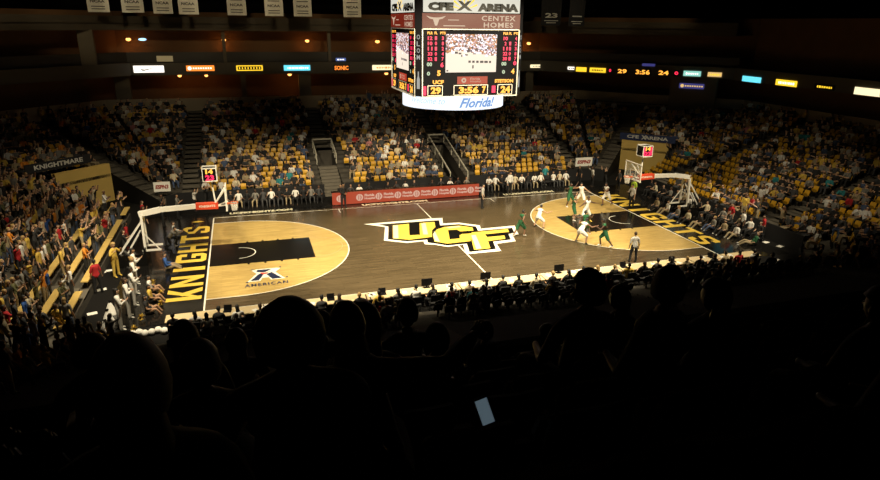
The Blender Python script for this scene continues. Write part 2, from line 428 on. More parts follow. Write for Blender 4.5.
# aisle steps
ai = MB()
for seg, us in AISLES.items():
    for u in us:
        k0 = 9 if (seg == 'far' and abs(u) < 8) else 0
        for k in range(k0, NR):
            for hh in (0, 1):
                d0 = k*T+hh*T/2; d1 = (k+1)*T; z = Z0+RZ*k+ (RZ/2 if hh else .01)
                w = .6
                p = [seg_pt(seg, d0, u-w), seg_pt(seg, d0, u+w), seg_pt(seg, d1, u+w), seg_pt(seg, d1, u-w)]
                zb = z-RZ/2
                ai.add([(*p[0], zb), (*p[1], zb), (*p[1], z), (*p[0], z), (*p[2], z), (*p[3], z)], [(0, 1, 2, 3), (3, 2, 4, 5)])
tag(ai.build('floor_aisle_steps', M_step), kind='structure', label='paler concrete steps of the stand aisles')
# corner mouths: gold back wall and dark sides, banner rail above
for seg, txt, cat_l in (('fl', 'KNIGHTMARE', 'left'), ('fr', 'CFE ARENA', 'right')):
    d = 7*T; g = MB()
    a = seg_pt(seg, d, GW0); b = seg_pt(seg, d, GW1)
    dirv = (b-a).normalized(); out = V((a.x, a.y)).normalized()
    g.add([(*a, -.02), (*b, -.02), (*b, 2.75), (*a, 2.75)], [(0, 1, 2, 3)])
    bk = [a+out*.3, b+out*.3]
    g.add([(*bk[0], -.02), (*bk[1], -.02), (*bk[1], 2.75), (*bk[0], 2.75)], [(0, 1, 2, 3)])
    g.add([(*a, 2.75), (*b, 2.75), (*bk[1], 2.75), (*bk[0], 2.75)], [(0, 1, 2, 3)])
    tag(g.build('wall_corner_'+cat_l, M_goldwall), kind='structure', label='gold wall behind the far %s corner entrance' % cat_l)
    g2 = MB()
    for u in (GW0, GW1):
        p = seg_pt(seg, 0, u); q = seg_pt(seg, d, u)
        g2.add([(*p, -.02), (*q, -.02), (*q, Z0+RZ*7), (*p, Z0)], [(0, 1, 2, 3)])
    tag(g2.build('wall_entrance_'+cat_l, M_darkwall), kind='structure')
    # banner (text reads left to right seen from the court)
    if seg == 'fl': uu = (dirv*-1); u0, u1 = GW1+1.9, GW0+1.4
    else: uu = dirv; u0, u1 = GW0-.2, GW1+.6
    pa = seg_pt(seg, d-.05, u0); pb = seg_pt(seg, d-.05, u1)
    mid = (pa+pb)/2; w = (pb-pa).length; R = ((uu.x, uu.y, 0), (0, 0, 1))
    zb_ = 3.4 if seg == 'fl' else 3.1
    bn = MB(); put_rect(bn, w, .62, (mid.x, mid.y, zb_), R, 0, 0, .05)
    put_text(bn, txt if seg == 'fl' else 'CFE   ARENA', w*.74, .32 if seg == 'fl' else .3, (mid.x, mid.y, zb_+.02), R, 1, .01, bold=.035)
    if seg == 'fr': put_text(bn, 'X', .5, .4, (mid.x-uu.x*.3, mid.y-uu.y*.3, 3.12), R, 1, .012, bold=.04)
    tag(bn.build('hanging_banner', [M_navy if seg == 'fr' else M_bannerk, M_vinylw]), ('black banner reading KNIGHTMARE over the far left corner entrance' if seg == 'fl' else 'navy banner reading CFE ARENA over the far right corner entrance'), 'banner')
# low front wall of the bowl
fw_ = MB()
for seg in STN:
    if seg in ('left',): continue
    h = seg_half(seg, 0)
    ivs = [(-h, h)]
    for a, b, n in SLOTS.get(seg, []):
        ivs = [q for (x0, x1) in ivs for q in ((x0, min(x1, a)), (max(x0, b), x1)) if q[1]-q[0] > .05] if seg in SLOTS else ivs
    for a, b in ivs:
        p = seg_pt(seg, -.2, a); q = seg_pt(seg, -.2, b)
        hw_ = .3 if seg in ('near', 'nl', 'nr') else 1.04
        fw_.bar((*p, hw_/2-.02), (*q, hw_/2-.02), .08, hw_)
tag(fw_.build('wall_front', M_cloth), kind='structure', label='low black front wall of the stands')

# upper ring: parapet, concourse, ribbon fascia, suites, top beam
DT = NR*T
up = MB(); cb = MB(); cc = MB(); rb = MB(); bb = MB(); fr = MB()
def ring_path(dx, dy, ang=True):
    """octagon points far side only: from left end to right end"""
    return None
def wallseg(mb, a, b, z0, z1, th=.15, mi=0):
    mb.bar((*a, (z0+z1)/2), (*b, (z0+z1)/2), th, z1-z0, mi)
# outline points of the ribbon ring (plan)
RP = [V((-34, -12)), V((-34, 17.0)), V((-21.4, 29.6)), V((20, 29.6)), V((34, 15.6)), V((34, -12))]
RZc = [8.0, 8.05, 8.42, 8.42, 8.1, 8.1]
PP = [V((-35.3, -12)), V((-35.3, 15.2)), V((-23.4, 27.1)), V((23.4, 27.1)), V((35.3, 15.2)), V((35.3, -12))]
for i in range(5):
    wallseg(up, PP[i], PP[i+1], 4.7, 5.95)
    n = 12
tag(up.build('wall_parapet', mat('parapet_beige', (.36, .29, .19), .9, var=.12, scale=1)), kind='structure', label='beige parapet behind the top row of seats')
def offs(p, o):
    r = V((p.x, p.y))
    sx = 1 if p.x > 0 else -1
    if abs(p.y) < 14: return V((p.x+sx*o, p.y))
    if abs(p.x) > 30: return V((p.x+sx*o, p.y+o*.414))
    return V((p.x+sx*o*.414, p.y+o))
for i in range(5):
    a, b = RP[i], RP[i+1]
    wallseg(rb, a, b, 7.85, 8.98, .25)
    a2, b2 = offs(a, 3.4), offs(b, 3.4)
    wallseg(bb, a2, b2, 4.6, 13.5, .2)
    # floors
    cc.add([(*a, 5.0), (*b, 5.0), (*a2, 5.0), (*b2, 5.0)], [(0, 1, 3, 2)])
    cc.add([(*offs(a, .1), 8.85), (*offs(b, .1), 8.85), (*a2, 8.85), (*b2, 8.85)], [(0, 1, 3, 2)])
    cc.add([(*offs(a, .1), 7.95), (*offs(b, .1), 7.95), (*a2, 7.95), (*b2, 7.95)], [(0, 1, 3, 2)])
tag(rb.build('wall_ribbon', mat('ribbon_fascia', (.12, .105, .08), .8)), kind='structure', label='fascia carrying the LED ribbon boards')
tag(bb.build('wall_back', M_brown), kind='structure', label='brown back wall of concourse and suites')
tag(cc.build('floor_concourse', M_darkwall), kind='structure')
tb = MB()
for i in range(1, 4):
    a, b = RP[i], RP[i+1]
    if i == 3: b = a+(b-a)*.98
    for z0, z1, o in ((11.85, 12.35, .0), (12.35, 12.45, .25), (12.45, 13.05, .1)):
        wallseg(tb, offs(a, o), offs(b, o), z0, z1, .3)
    tb.add([(*a, 11.9), (*b, 11.9), (*offs(a, 3.4), 11.9), (*offs(b, 3.4), 11.9)], [(0, 1, 3, 2)])
tag(tb.build('wall_upper_beam', mat('beam_beige_shaded', (.085, .068, .045), .9, var=.15, scale=1)), kind='structure', label='ribbed beige beam above the suites')  # beige darkened in the colour, as if little light reaches the beam
gr = MB()
for i in range(1, 4):
    a, b = offs(RP[i], .6), offs(RP[i+1], .6)
    wallseg(gr, a, b, 8.98, 9.9, .06)
tag(gr.build('wall_suite_front', mat('suite_front', (.05, .042, .032), .6)), kind='structure', label='dark low front of the suites')
# concourse and suite piers
pr = MB()
def along(i, t, o=0):
    a, b = offs(RP[i], o), offs(RP[i+1], o); return a+(b-a)*t
for x, w in ((-22.3, 1.3), (-11.5, .5), (-5.6, 1.2), (4.6, .6), (13.5, .8), (19.0, .9)):
    pr.lohi((x-w/2, 29.9, 5.0), (x+w/2, 30.5, 7.9))
for x, w in ((-24.2, 1.2), (-13, .3), (-3.0, .3), (5.6, .3), (15.3, 2.8)):
    pr.lohi((x-w/2, 30.0 if x > -20 else 27, 8.9), (x+w/2, 30.6 if x > -20 else 27.6, 11.9))
tag(pr.build('wall_piers', M_beige), kind='structure', label='beige piers between the suites')
p = along(3, .71, -.2); q = along(3, .93, -.2)
gw = MB(); wallseg(gw, p, q, 3.9, 7.95, .3); gw.bar((*q, 3.8), (*q, 8.0), .2, .2)
tag(gw.build('wall_pale_panel', M_beige), kind='structure')
cl = MB(); cl.lohi((-60, -60, 22), (60, 60, 22.2))
tag(cl.build('ceiling', M_darkwall), kind='structure')
ow = MB()
for a, b in (((-60, 45), (60, 45)), ((-60, -60), (-60, 45)), ((60, -60), (60, 45)), ((-60, -60), (60, -60))):
    ow.bar((*a, 11), (*b, 11), .3, 22)
tag(ow.build('wall_outer', M_darkwall), kind='structure')
# roof trusses, dim
for j, y in enumerate((24, 30)):
    t = MB()
    t.bar((-40, y, 16.2), (40, y, 16.2), .25, .3); t.bar((-40, y, 18.6), (40, y, 18.6), .25, .3)
    for i in range(20): t.bar((-40+4*i, y, 16.2 if i % 2 else 18.6), (-36+4*i, y, 18.6 if i % 2 else 16.2), .14, .14)
    tag(t.build('roof_truss', mat('truss_steel', (.06, .06, .05), .7)), ('nearer' if j == 0 else 'farther')+' dim steel roof truss above the far stand', 'truss')

# ------------------------------------------------------------------ LED ribbon signs
E_white = emi('led_white', (1, .93, .82), 1.6); E_black = mat('sign_black', (.01, .01, .01), .6)
E_orange = emi('led_orange', (1, .25, .03), 1.4); E_yel = emi('led_yellow', (1, .62, .03), 1.3); E_cyan = emi('led_cyan', (.15, .75, .9), 1.2)
E_cream = emi('led_cream', (1, .85, .5), 1.3); E_red = emi('led_red', (1, .03, .08), 1.6); E_amber = emi('led_amber', (1, .40, .05), 1.7)
E_violet = emi('led_violet', (.12, .12, .5), .35); E_teal = emi('led_teal', (.35, .8, .68), .9); E_warm = emi('led_warm', (1, .66, .25), .8)
def sign(pa, pb, z, h, bg, fg, label, kind='bars', txt=None, th=.06, cat='led sign', name='led_sign'):
    pa, pb = V(pa), V(pb); c = (pa+pb)/2; u = (pb-pa).normalized(); w = (pb-pa).length
    R = ((u.x, u.y, 0), (0, 0, 1)); at = (c.x, c.y, z); mb = MB(); g = flat(R, at)
    n = V(R[0]).cross(V(R[1]))
    put_rect(mb, w, h, at, R, 0, .0, th)
    if kind == 'bars':
        x = -w*.36
        while x < w*.36:
            bw = rnd.uniform(.08, .2); put_rect(mb, bw, h*rnd.uniform(.25, .42), g((x+bw/2, -.02*h, 0)), R, 1, .01); x += bw+.07
    elif kind == 'text':
        put_text(mb, txt, w*.84, h*.6, at, R, 1, .01, bold=.03)
    elif kind == 'swoosh':
        q = [(-.42, .05), (-.36, -.12), (-.24, -.15), (.42, .17), (-.2, -.04), (-.33, -.02)]
        m2 = MB(); m2.poly([(a*1.7, b*h*1.1) for a, b in q], 0)
        mb.add([g((v[0], v[1]*1.4, .01)) for v in m2.v], m2.f, 1)
    elif kind == 'circle':
        disc(mb, h*.34, g((-w*.38, 0, 0)), R, 1, .01)
        x = -w*.24
        while x < w*.42: put_rect(mb, .14, h*.28, g((x, 0, 0)), R, 1, .01); x += .22
    elif kind == 'outline':
        put_rect(mb, w*.9, h*.62, at, R, 2, .01); put_text(mb, txt or 'IIIIIIII', w*.8, h*.38, at, R, 0, .015)
    return tag(mb.build(name, [bg, fg, E_black]), label, cat)
YR = 29.44
sign((-21.1, YR), (-18.5, YR), 8.42, .62, E_white, E_black, 'white LED sign with a black swoosh on the far ribbon', 'swoosh')
sign((-16.55, YR), (-14.05, YR), 8.46, .5, E_orange, E_white, 'orange LED sign with a white disc on the far ribbon', 'circle')
sign((-12.05, YR), (-9.6, YR), 8.44, .5, E_yel, E_yel, 'yellow rimmed LED sign with black middle on the far ribbon', 'outline')
sign((-7.6, YR), (-5.05, YR), 8.42, .52, E_cyan, E_white, 'cyan LED sign left of the scoreboard on the far ribbon')
m = MB(); put_text(m, 'SONIC', 1.4, .42, (-1.95, YR-.02, 8.38), SOUTH, 0, .01, bold=.04)
put_rect(m, 1.6, .6, (-1.95, YR, 8.38), SOUTH, 1, 0, .04)
tag(m.build('led_sign', [E_orange, E_black]), 'black LED sign with glowing orange letters on the far ribbon', 'led sign')
sign((1.2, YR), (4.3, YR), 8.38, .5, E_cream, E_orange, 'cream LED sign partly behind the scoreboard left edge')
sign((19.3-.5, YR), (21.6-.5, YR), 8.38, .34, E_cream, E_black, 'small cream LED sign just right of the scoreboard')
E34 = lambda t, o=-.2: along(3, t, o)
def on45(px_x): return V((px_x, 49.6-px_x))-V((.15, .15))
sign(on45(22.3), on45(22.8), 8.3, .3, E_white, E_black, 'tiny white square LED sign at the corner of the ribbon')
sign(on45(22.95), on45(23.75), 8.22, .46, E_yel, E_yel, 'short plain yellow LED sign at the start of the corner ribbon', 'none')
sign(on45(24.0), on45(25.2), 8.22, .46, E_yel, E_black, 'yellow LED sign with black letters on the corner ribbon', 'bars')
def digits(txt, x0, x1, z, h, mt, label, name='led_digits'):
    a, b = on45(x0), on45(x1); c = (a+b)/2; u = (b-a).normalized(); R = ((u.x, u.y, 0), (0, 0, 1)); mb = MB()
    put_rect(mb, (b-a).length*1.15, .6, (c.x, c.y, z), R, 1, 0, .05)
    put_text(mb, txt, (b-a).length, h, (c.x, c.y, z), R, 0, .01, bold=.03)
    return tag(mb.build(name, [mt, E_black]), label, 'led sign')
digits('0', 25.45, 25.62, 8.25, .3, E_red, 'single red LED dot left of the 29 on the corner ribbon')
digits('29', 26.1, 26.75, 8.22, .42, E_amber, 'amber LED score 29 on the corner ribbon')
digits('3:56', 27.4, 28.4, 8.22, .46, E_amber, 'amber LED clock 3:56 on the corner ribbon')
digits('24', 29.0, 29.7, 8.24, .42, E_amber, 'amber LED score 24 beside the teal sign on the corner ribbon')
digits('0', 30.1, 30.35, 8.26, .34, E_red, 'red LED square beside the teal sign on the corner ribbon')
sign(on45(30.7), on45(31.85), 8.28, .5, E_teal, E_white, 'pale teal LED sign near the end of the corner ribbon')
sign(on45(32.3), on45(33.2), 8.28, .42, E_warm, E_yel, 'amber bordered LED sign at the end of the corner ribbon')
sign((33.8, 14.3), (33.8, 12.0), 8.1, .5, E_cyan, E_white, 'cyan LED sign on the right end ribbon', 'none')
sign((33.8, 10.2), (33.8, 7.9), 8.12, .5, E_yel, E_white, 'yellow LED sign with white letters on the right end ribbon')
sign((33.8, 6.05), (33.8, 4.1), 8.15, .44, E_black, E_yel, 'black LED sign with gold letters on the right end ribbon', 'bars')
sign((33.8, 2.3), (33.8, -.6), 8.15, .55, E_cream, E_yel, 'cream LED sign nearest the right edge of the photo', 'none')
sign(on45(27.9)+V((-.1, .1)), on45(28.7), 8.95, .26, E_violet, E_violet, 'small blue glowing sign above the corner clock', 'none')
sign((-.4+1.6-3.7, 29.3), (.4+1.6-3.5, 29.3), 9.2, .3, emi('led_blue', (.15, .25, .7), .5), E_white, 'small blue sign above the orange lettered ribbon sign', 'bars')
sign((-19.0, 29.3), (-17.6, 29.3), 9.35, .5, mat('cream_card_glow', (.6, .5, .3), .8, emit=(.5, .4, .2), estr=.25), E_black, 'cream card sign on the suite front above the swoosh sign', 'none')  # card has a faint glow in its material in place of light
sign(on45(30.55)-V((.2, .2)), on45(32.2)-V((.2, .2)), 7.1, .5, E_violet, E_warm, 'violet sign with a gold emblem on the pale corner panel', 'circle')
for x in (-13.2, -8.2, 6.0, 15.6):
    sign((x-.6, 26.98), (x+.6, 26.98), 5.55, .35, E_black, M_beige, 'small dark plaque on the parapet at section %s' % {-13.2: 'left of the left tunnel aisle', -8.2: 'beside the left tunnel aisle', 6.0: 'right of the scoreboard', 15.6: 'before the right corner'}[x], 'none', cat='plaque', name='section_plaque', th=.03)

# orange lamps of suites and concourse
E_lamp = emi('lamp_glow', (1, .42, .10), 3.2); E_lampb = emi('lamp_blue', (.4, .7, 1), 2)
LAMPS = [(-26.6, 30.2, 11.05, 1, 'leftmost, one of a close pair in the suites'), (-26.0, 30.4, 11.03, .9, 'second of the close pair in the suites at far left'), (-21.4, 31, 11.0, .9, 'above the swoosh sign'),
         (-13.0, 31.5, 10.95, .8, 'above the gap between the orange and yellow signs'), (-5.0, 31.5, 10.9, .8, 'above the cyan sign'), (2.2, 31.5, 10.85, 1.0, 'beside the scoreboard left edge, upper level'), (19.4, 31.5, 10.7, 1., 'beside the scoreboard right edge, upper level'),
         (-17.3, 30.6, 7.72, .7, 'in the concourse below the orange sign, left one'), (-14.9, 30.6, 7.72, .6, 'in the concourse below the orange sign, right one'), (-7.0, 30.6, 7.72, .8, 'in the concourse below the cyan sign'), (2.9, 30.6, 7.7, .8, 'in the concourse at the scoreboard left edge')]
def lamp(x, y, z, s, lab):
    t = empty('wall_lamp', (x, y, z), label='small orange glowing lamp '+lab, cat='lamp')
    b = MB(); b.ell((0, 0, 0), (.2*s+.04, .16*s+.04, .15)); b.build('bulb', E_lamp, t, smooth=True)
    c = MB(); c.tube([(0, 0, .1), (0, 0, .22)], .12, 8); c.build('lamp_cap', M_metal, t)
    l = bpy.data.lights.new('lamp_light', 'POINT'); l.energy = 26*s; l.color = (1, .36, .08); l.shadow_soft_size = .15
    lo = link('lamp_light', l, None, (x, 31.9 if y > 30.9 else y+.4, z-.45))
for a in LAMPS: lamp(*a)
for x, w in ((23.5, .7), (28.5, .8), (25.9, .6)):
    l = bpy.data.lights.new('dim_light', 'POINT'); l.energy = 8*w; l.color = (1, .6, .2); l.shadow_soft_size = .3
    q = V((x, 49.6-x)); link('dim_light', l, None, (q.x+2.5, q.y+2.5, 10.9))
t = MB(); t.ell((-20.2, 31, 11.0), (.35, .1, .12)); tag(t.build('blue_lamp', E_lampb), 'small pale blue light in the suites above the swoosh sign', 'lamp')

# ------------------------------------------------------------------ hanging banners
def banner(x0, x1, zb, y, kind, lab):
    t = empty('championship_banner', ((x0+x1)/2, y, zb), label=lab, cat='banner')
    w = x1-x0; m = MB(); n = 8
    vs = []; 
    for j in range(6):
        for i in range(n+1):
            vs.append((-w/2+w*i/n, .05*math.sin(i*1.3+j*.7+x0), .55*j))
    m.add(vs, [(j*(n+1)+i, j*(n+1)+i+1, (j+1)*(n+1)+i+1, (j+1)*(n+1)+i) for j in range(5) for i in range(n)])
    m.build('cloth', M_bannerk if kind == 'k' else M_banner, t)
    q = MB()
    if kind == 'k':
        put_text(q, '23', w*.62, .45, (0, -.08, .95), SOUTH, 0, .0, bold=.04) if x0 < 19 else put_rect(q, w*.6, .12, (0, -.08, .95), SOUTH, 0)
        for k_, ww in ((.45, .7), (.25, .5)): put_rect(q, w*ww, .07, (0, -.08, k_), SOUTH, 0)
        q.build('print', M_vinylw, t)
    else:
        put_text(q, 'NCAA', w*.66, .22, (0, -.08, .85), SOUTH, 0, .0, bold=.03)
        for z in (.25, .45, 1.25, 1.5): put_rect(q, w*.62, .06, (0, -.08, z), SOUTH, 0)
        q.build('print', M_ink, t)
    r = MB(); r.tube([(-w/2, 0, 2.78), (w/2, 0, 2.78)], .04); r.build('top_rod', M_metal, t)
WB = [(-23.28, -21.63, 13.3), (-20.7, -19.0, 13.3), (-18.3, -16.75, 13.25), (-16.3, -14.7, 13.22), (-12.35, -10.75, 13.2), (-9.2, -7.6, 13.18), (-6.7, -5.1, 13.18), (-2.25, -.6, 13.18), (-31.8, -29.6, 13.95)]
PL = ['seventh from the scoreboard', 'sixth group, second from left of the full ones', 'third from left of the full ones', 'fourth from left', 'fifth from left', 'sixth from left', 'seventh from left', 'the one nearest the scoreboard', 'only its lower edge showing at the far left']
PL[0] = 'first from left of the full ones'; PL[1] = 'second from left of the full ones'
for (a, b, z), pl in zip(WB, PL): banner(a, b, z, 25, 'w', 'pale NCAA banner hanging from the roof, '+pl)
banner(17.6, 19.8, 12.65, 25, 'k', 'black banner with white 23 right of the scoreboard')
banner(20.7, 22.5, 12.6, 25, 'k', 'black banner right of the one with the 23')

# ------------------------------------------------------------------ scoreboard
SC = V((.2, .1)); SH = 3.05; HW = 2.75
sb = empty('scoreboard', (SC.x, SC.y, 0), label='large hanging four-sided video scoreboard over centre court', cat='scoreboard')
def octo(h, c, z0, z1, mb):
    P = [(-c, -h), (c, -h), (h, -c), (h, c), (c, h), (-c, h), (-h, c), (-h, -c)]
    vs = [(*p, z0) for p in P]+[(*p, z1) for p in P]
    mb.add(vs, [(i, (i+1) % 8, 8+(i+1) % 8, 8+i) for i in range(8)]+[tuple(range(7, -1, -1)), tuple(range(8, 16))])
cs = MB(); octo(SH-.02, HW+.0, 9.0, 15.2, cs); cs.build('housing', M_case, sb)
hs = MB()
for x in (-1.6, 1.6):
    for y in (-1.6, 1.6): hs.tube([(x, y, 15.1), (x, y, 22)], .03, 6)
hs.build('hoist_cable', M_metal, sb)
E_sc_red = emi('led_stat_red', (1, .02, .10), 1.5); E_sc_or = emi('led_score', (1, .42, .05), 1.9); E_panelw = emi('backlit_white', (.95, .92, .78), .75)
E_maroon = emi('backlit_maroon', (.30, .025, .012), .55); E_cl = emi('backlit_cream', (.85, .62, .45), .7); E_frame = mat('frame_paint_glow', (.5, .48, .42), .5, emit=(.6, .58, .5), estr=.12)  # frame paint carries a faint glow though it is no lamp
E_greenw = emi('led_greenish', (.6, .75, .5), .9); E_redplate = emi('red_plate', (.65, .05, .02), .7)
def screen_mat():
    m = bpy.data.materials.new('video_picture'); m.use_nodes = True; nt = m.node_tree; b = nt.nodes['Principled BSDF']
    b.inputs['Base Color'].default_value = (.01, .01, .01, 1)
    tc = nt.nodes.new('ShaderNodeTexCoord'); mp = nt.nodes.new('ShaderNodeMapping'); mp.inputs['Scale'].default_value = (13, 13, 13)
    vo = nt.nodes.new('ShaderNodeTexVoronoi'); vo.inputs['Scale'].default_value = 1.0
    cr = nt.nodes.new('ShaderNodeValToRGB'); e = cr.color_ramp
    e.elements[0].position = 0; e.elements[0].color = (.02, .01, .05, 1)
    e.elements[1].position = .45; e.elements[1].color = (.55, .2, .04, 1)
    for p, c in ((.25, (.15, .05, .02, 1)), (.62, (.5, .35, .45, 1)), (.8, (.95, .9, .95, 1))):
        q = e.elements.new(p); q.color = c
    sp = nt.nodes.new('ShaderNodeSeparateColor')
    nt.links.new(tc.outputs['Object'], mp.inputs['Vector']); nt.links.new(mp.outputs['Vector'], vo.inputs['Vector'])
    nt.links.new(vo.outputs['Color'], sp.inputs['Color']); nt.links.new(sp.outputs['Red'], cr.inputs['Fac'])
    nt.links.new(cr.outputs['Color'], b.inputs['Emission Color']); b.inputs['Emission Strength'].default_value = 1.3
    return m
E_vid = screen_mat(); E_court = emi('video_court', (1, .86, .70), 1.0); E_vdark = emi('video_dark', (.05, .03, .06), .6); E_vwhite = emi('video_white', (1, .9, 1), 1.5)
ST = [('12', '1', '3'), ('10', '0', '8'), ('11', '1', '2'), ('33', '0', '4'), ('32', '1', '7')]
ST2 = [('10', '', '4'), ('2', '1', '2'), ('11', '1', '3'), ('22', '0', '8'), ('30', '1', '7')]
def face(R, n, tagname):
    """one face; local u across, z up (world heights), origin on the face plane"""
    o = V((n[0]*SH, n[1]*SH, 0)); u = V(R[0])
    def at(a, z): return o+u*a+V((0, 0, z))
    fp = empty_child('face_panel'); fp.location.z = 9*.042; fp.scale.z = .958
    m = MB()
    for a, z, w, h in ((0, 12.6, 5.5, .05), (0, 8.97, 5.5, .05), (-2.73, 10.8, .05, 3.65), (2.73, 10.8, .05, 3.65)): put_rect(m, w, h, at(a, z), R, 0, .03, .06)
    for a, w in ((-2.02, .82), (0.02, 1.95), (2.02, .85)):
        for dz in (-.27, .27): put_rect(m, w, .035, at(a, 9.32+dz), R, 0, .03)
        for da in (-w/2, w/2): put_rect(m, .035, .56, at(a+da, 9.32), R, 0, .03)
    m.build('frame', E_frame, fp)
    m = MB(); put_rect(m, 2.9, 1.2, at(0, 11.75), R, 0, .015); put_rect(m, 2.9, .9, at(0, 10.75), R, 1, .016)
    g = flat(R, at(0, 0))
    m.add([g((-1.45, 10.35, .018)), g((1.45, 10.35, .018)), g((1.45, 11.15, .018)), g((-.9, 11.5, .018)), g((-1.45, 11.3, .018))], [(0, 1, 2, 3, 4)], 1)
    for i in range(26):
        a = rnd.uniform(-1.4, 1.35); z = rnd.uniform(11.15, 11.65); put_rect(m, rnd.uniform(.06, .2), rnd.uniform(.05, .12), at(a, z), R, rnd.choice((2, 2, 3, 3)), .02+.0005*i)
    for a, w in ((-.1, .14), (.12, .14), (.35, .14), (.6, .2), (.85, .2), (1.08, .12)): put_rect(m, w, .12, at(a, 10.88-.02*a), R, 2, .04)
    put_rect(m, .08, .18, at(.1, 10.6), R, 2, .04); put_rect(m, .1, .08, at(-1.35, 10.4), R, 2, .04)
    m.build('video_screen', [E_vid, E_court, E_vdark, E_vwhite], fp)
    EM = [E_sc_red, E_sc_or, E_greenw]
    for A, D in (((-2.32, -2.0, -1.62), ST), ((1.95, 2.22, 2.56), ST2)):
        for c_, a in enumerate(A):
            m = MB()
            for i in range(5):
                tx = D[i][c_].strip()
                if tx: put_text(m, tx, .26 if len(tx) > 1 else .12, .2, at(a, 12.13-.275*i), R, 0, .03, bold=.04)
            put_text(m, ('PLR', 'FL', 'PTS')[c_], .3 if c_ != 1 else .16, .14, at(a, 12.4), R, 1, .03, bold=.04)
            m.build('stat_column', EM, fp)
    for tx, a, z, w_, h_, mi_, nm in (('6', -1.65, 10.72, .18, .28, 0, 'foul_count'), ('0', 2.55, 10.78, .2, .24, 0, 'foul_count'), ('5', -1.82, 10.27, .2, .3, 1, 'timeout_count'), ('4', 2.45, 10.33, .2, .3, 1, 'timeout_count'),
          ('00', -2.35, 10.75, .3, .22, 2, 'player_number'), ('0', -2.4, 10.25, .18, .22, 2, 'period_digit'), ('00', 1.9, 10.75, .3, .22, 2, 'player_number'), ('0', 1.9, 10.3, .18, .22, 2, 'period_digit'),
          ('UCF', -1.85, 9.78, .62, .22, 1, 'team_name'), ('STETSON', 1.95, 9.8, 1.1, .2, 1, 'team_name'), ('29', -1.98, 9.32, .58, .4, 1, 'score_digits'), ('3:56', -.1, 9.32, 1.15, .4, 1, 'game_clock'), ('7', .78, 9.32, .22, .4, 1, 'clock_tenths'), ('24', 2.06, 9.32, .58, .4, 1, 'score_digits')):
        m = MB(); put_text(m, tx, w_, h_, at(a, z), R, mi_, .03, bold=.05); m.build(nm, EM, fp)
    m = MB(); put_rect(m, .16, .5, at(-2.6, 9.32), R, 0, .03); m.build('bonus_light', EM, fp)
    m = MB(); put_rect(m, .22, .4, at(1.35, 9.34), R, 0, .03); m.build('bonus_light', EM, fp)
    m = MB(); put_rect(m, 1.75, .42, at(.1, 9.86), R, 0, .02); disc(m, .14, at(-.4, 9.86), R, 1, .03, n=14); disc(m, .06, at(-.4, 9.86), R, 0, .035, n=8)
    put_text(m, 'Florida', .55, .13, at(.25, 9.94), R, 1, .03); put_text(m, 'Hospital', .6, .13, at(.28, 9.78), R, 1, .03)
    m.build('sponsor_plate', [E_redplate, E_cl], fp)
    m = MB(); put_rect(m, 5.5, .78, at(0, 13.03), R, 0, .02)
    put_text(m, 'CENTEX', 1.95, .27, at(1.5, 13.19), R, 1, .03, bold=.02, spacing=1.15); put_text(m, 'HOMES', 1.7, .27, at(1.5, 12.84), R, 1, .03, bold=.02, spacing=1.15)
    lh = MB(); lh.poly([(-.5, .2), (-.3, .13), (-.12, .1), (.12, .1), (.3, .13), (.5, .2), (.32, .04), (.15, .0), (.09, -.2), (.05, -.32), (-.05, -.32), (-.09, -.2), (-.15, 0), (-.32, .04)], 0)
    gg = flat(R, at(-2.0, 13.1)); m.add([gg((v[0]*1.1, v[1], .03)) for v in lh.v], lh.f, 1)
    put_rect(m, .6, .04, at(-1.05, 13.08), R, 1, .03); put_rect(m, 1.2, .05, at(-1.0, 12.78), R, 1, .03)
    m.build('maroon_header', [E_maroon, E_cl], fp)
    m = MB(); put_rect(m, 5.4, 1.3, at(0, 14.12), R, 0, .02)
    put_text(m, 'CFE', 1.4, .44, at(-1.75, 13.77), R, 1, .03, bold=.09); put_text(m, 'ARENA', 2.35, .42, at(1.45, 13.75), R, 1, .03, bold=.09)
    gg = flat(R, at(-.45, 13.6))
    for i in range(7):
        a = PI*(.1+.8*i/6); a2 = a+.13
        m.add([gg((.12*math.cos(a), .12*math.sin(a), .028)), gg((.75*math.cos(a), .75*math.sin(a), .028)), gg((.75*math.cos(a2), .75*math.sin(a2), .028))], [(0, 1, 2)], 2)
    st_ = MB(); st_.poly([(-.45, -.05), (-.12, .22), (-.4, .5), (-.15, .45), (0, .32), (.15, .45), (.4, .5), (.12, .22), (.45, -.05), (.2, -.02), (0, .12), (-.2, -.02)], 0)
    m.add([gg((v[0], v[1], .035)) for v in st_.v], st_.f, 1)
    m.build('name_header', [E_panelw, E_black, E_yel], fp)
def empty_child(name):
    o = bpy.data.objects.new(name, None); COL.objects.link(o); o.parent = sb; return o
face(SOUTH, (0, -1), 's'); face(WEST, (-1, 0), 'w')
# narrow chamfer columns with vertical letters and a bottle
for sgn in (-1, 1):
    c = V((sgn*(SH+HW)/2, -(SH+HW)/2)); u = V((.7071, -sgn*-.7071*1, 0)) if False else V((.7071, (.7071 if sgn > 0 else -.7071), 0))
    R = (tuple(u), (0, 0, 1)); m = MB()
    put_rect(m, .42, 6.0, (c.x, c.y, 12), R, 0, .01, .05)
    for i, ch in enumerate('OLOM'): put_text(m, ch, .2, .24, (c.x, c.y, 12.05-.34*i), R, 1, .02, bold=.02)
    g = flat(R, (c.x, c.y, 9.75)); bt = MB(); bt.poly([(-.09, -.35), (.09, -.35), (.09, .15), (.035, .32), (.035, .55), (-.035, .55), (-.035, .32), (-.09, .15)], 0)
    m.add([g((v[0], v[1], .02)) for v in bt.v], bt.f, 1)
    m.build('corner_column', [M_case, emi('column_white', (.7, .7, .66), .55)], sb)
RR = 2.98; rg = MB(); n = 96
vs = [(RR*math.cos(2*PI*i/n), RR*math.sin(2*PI*i/n), z) for z in (8.2, 9.02) for i in range(n)]
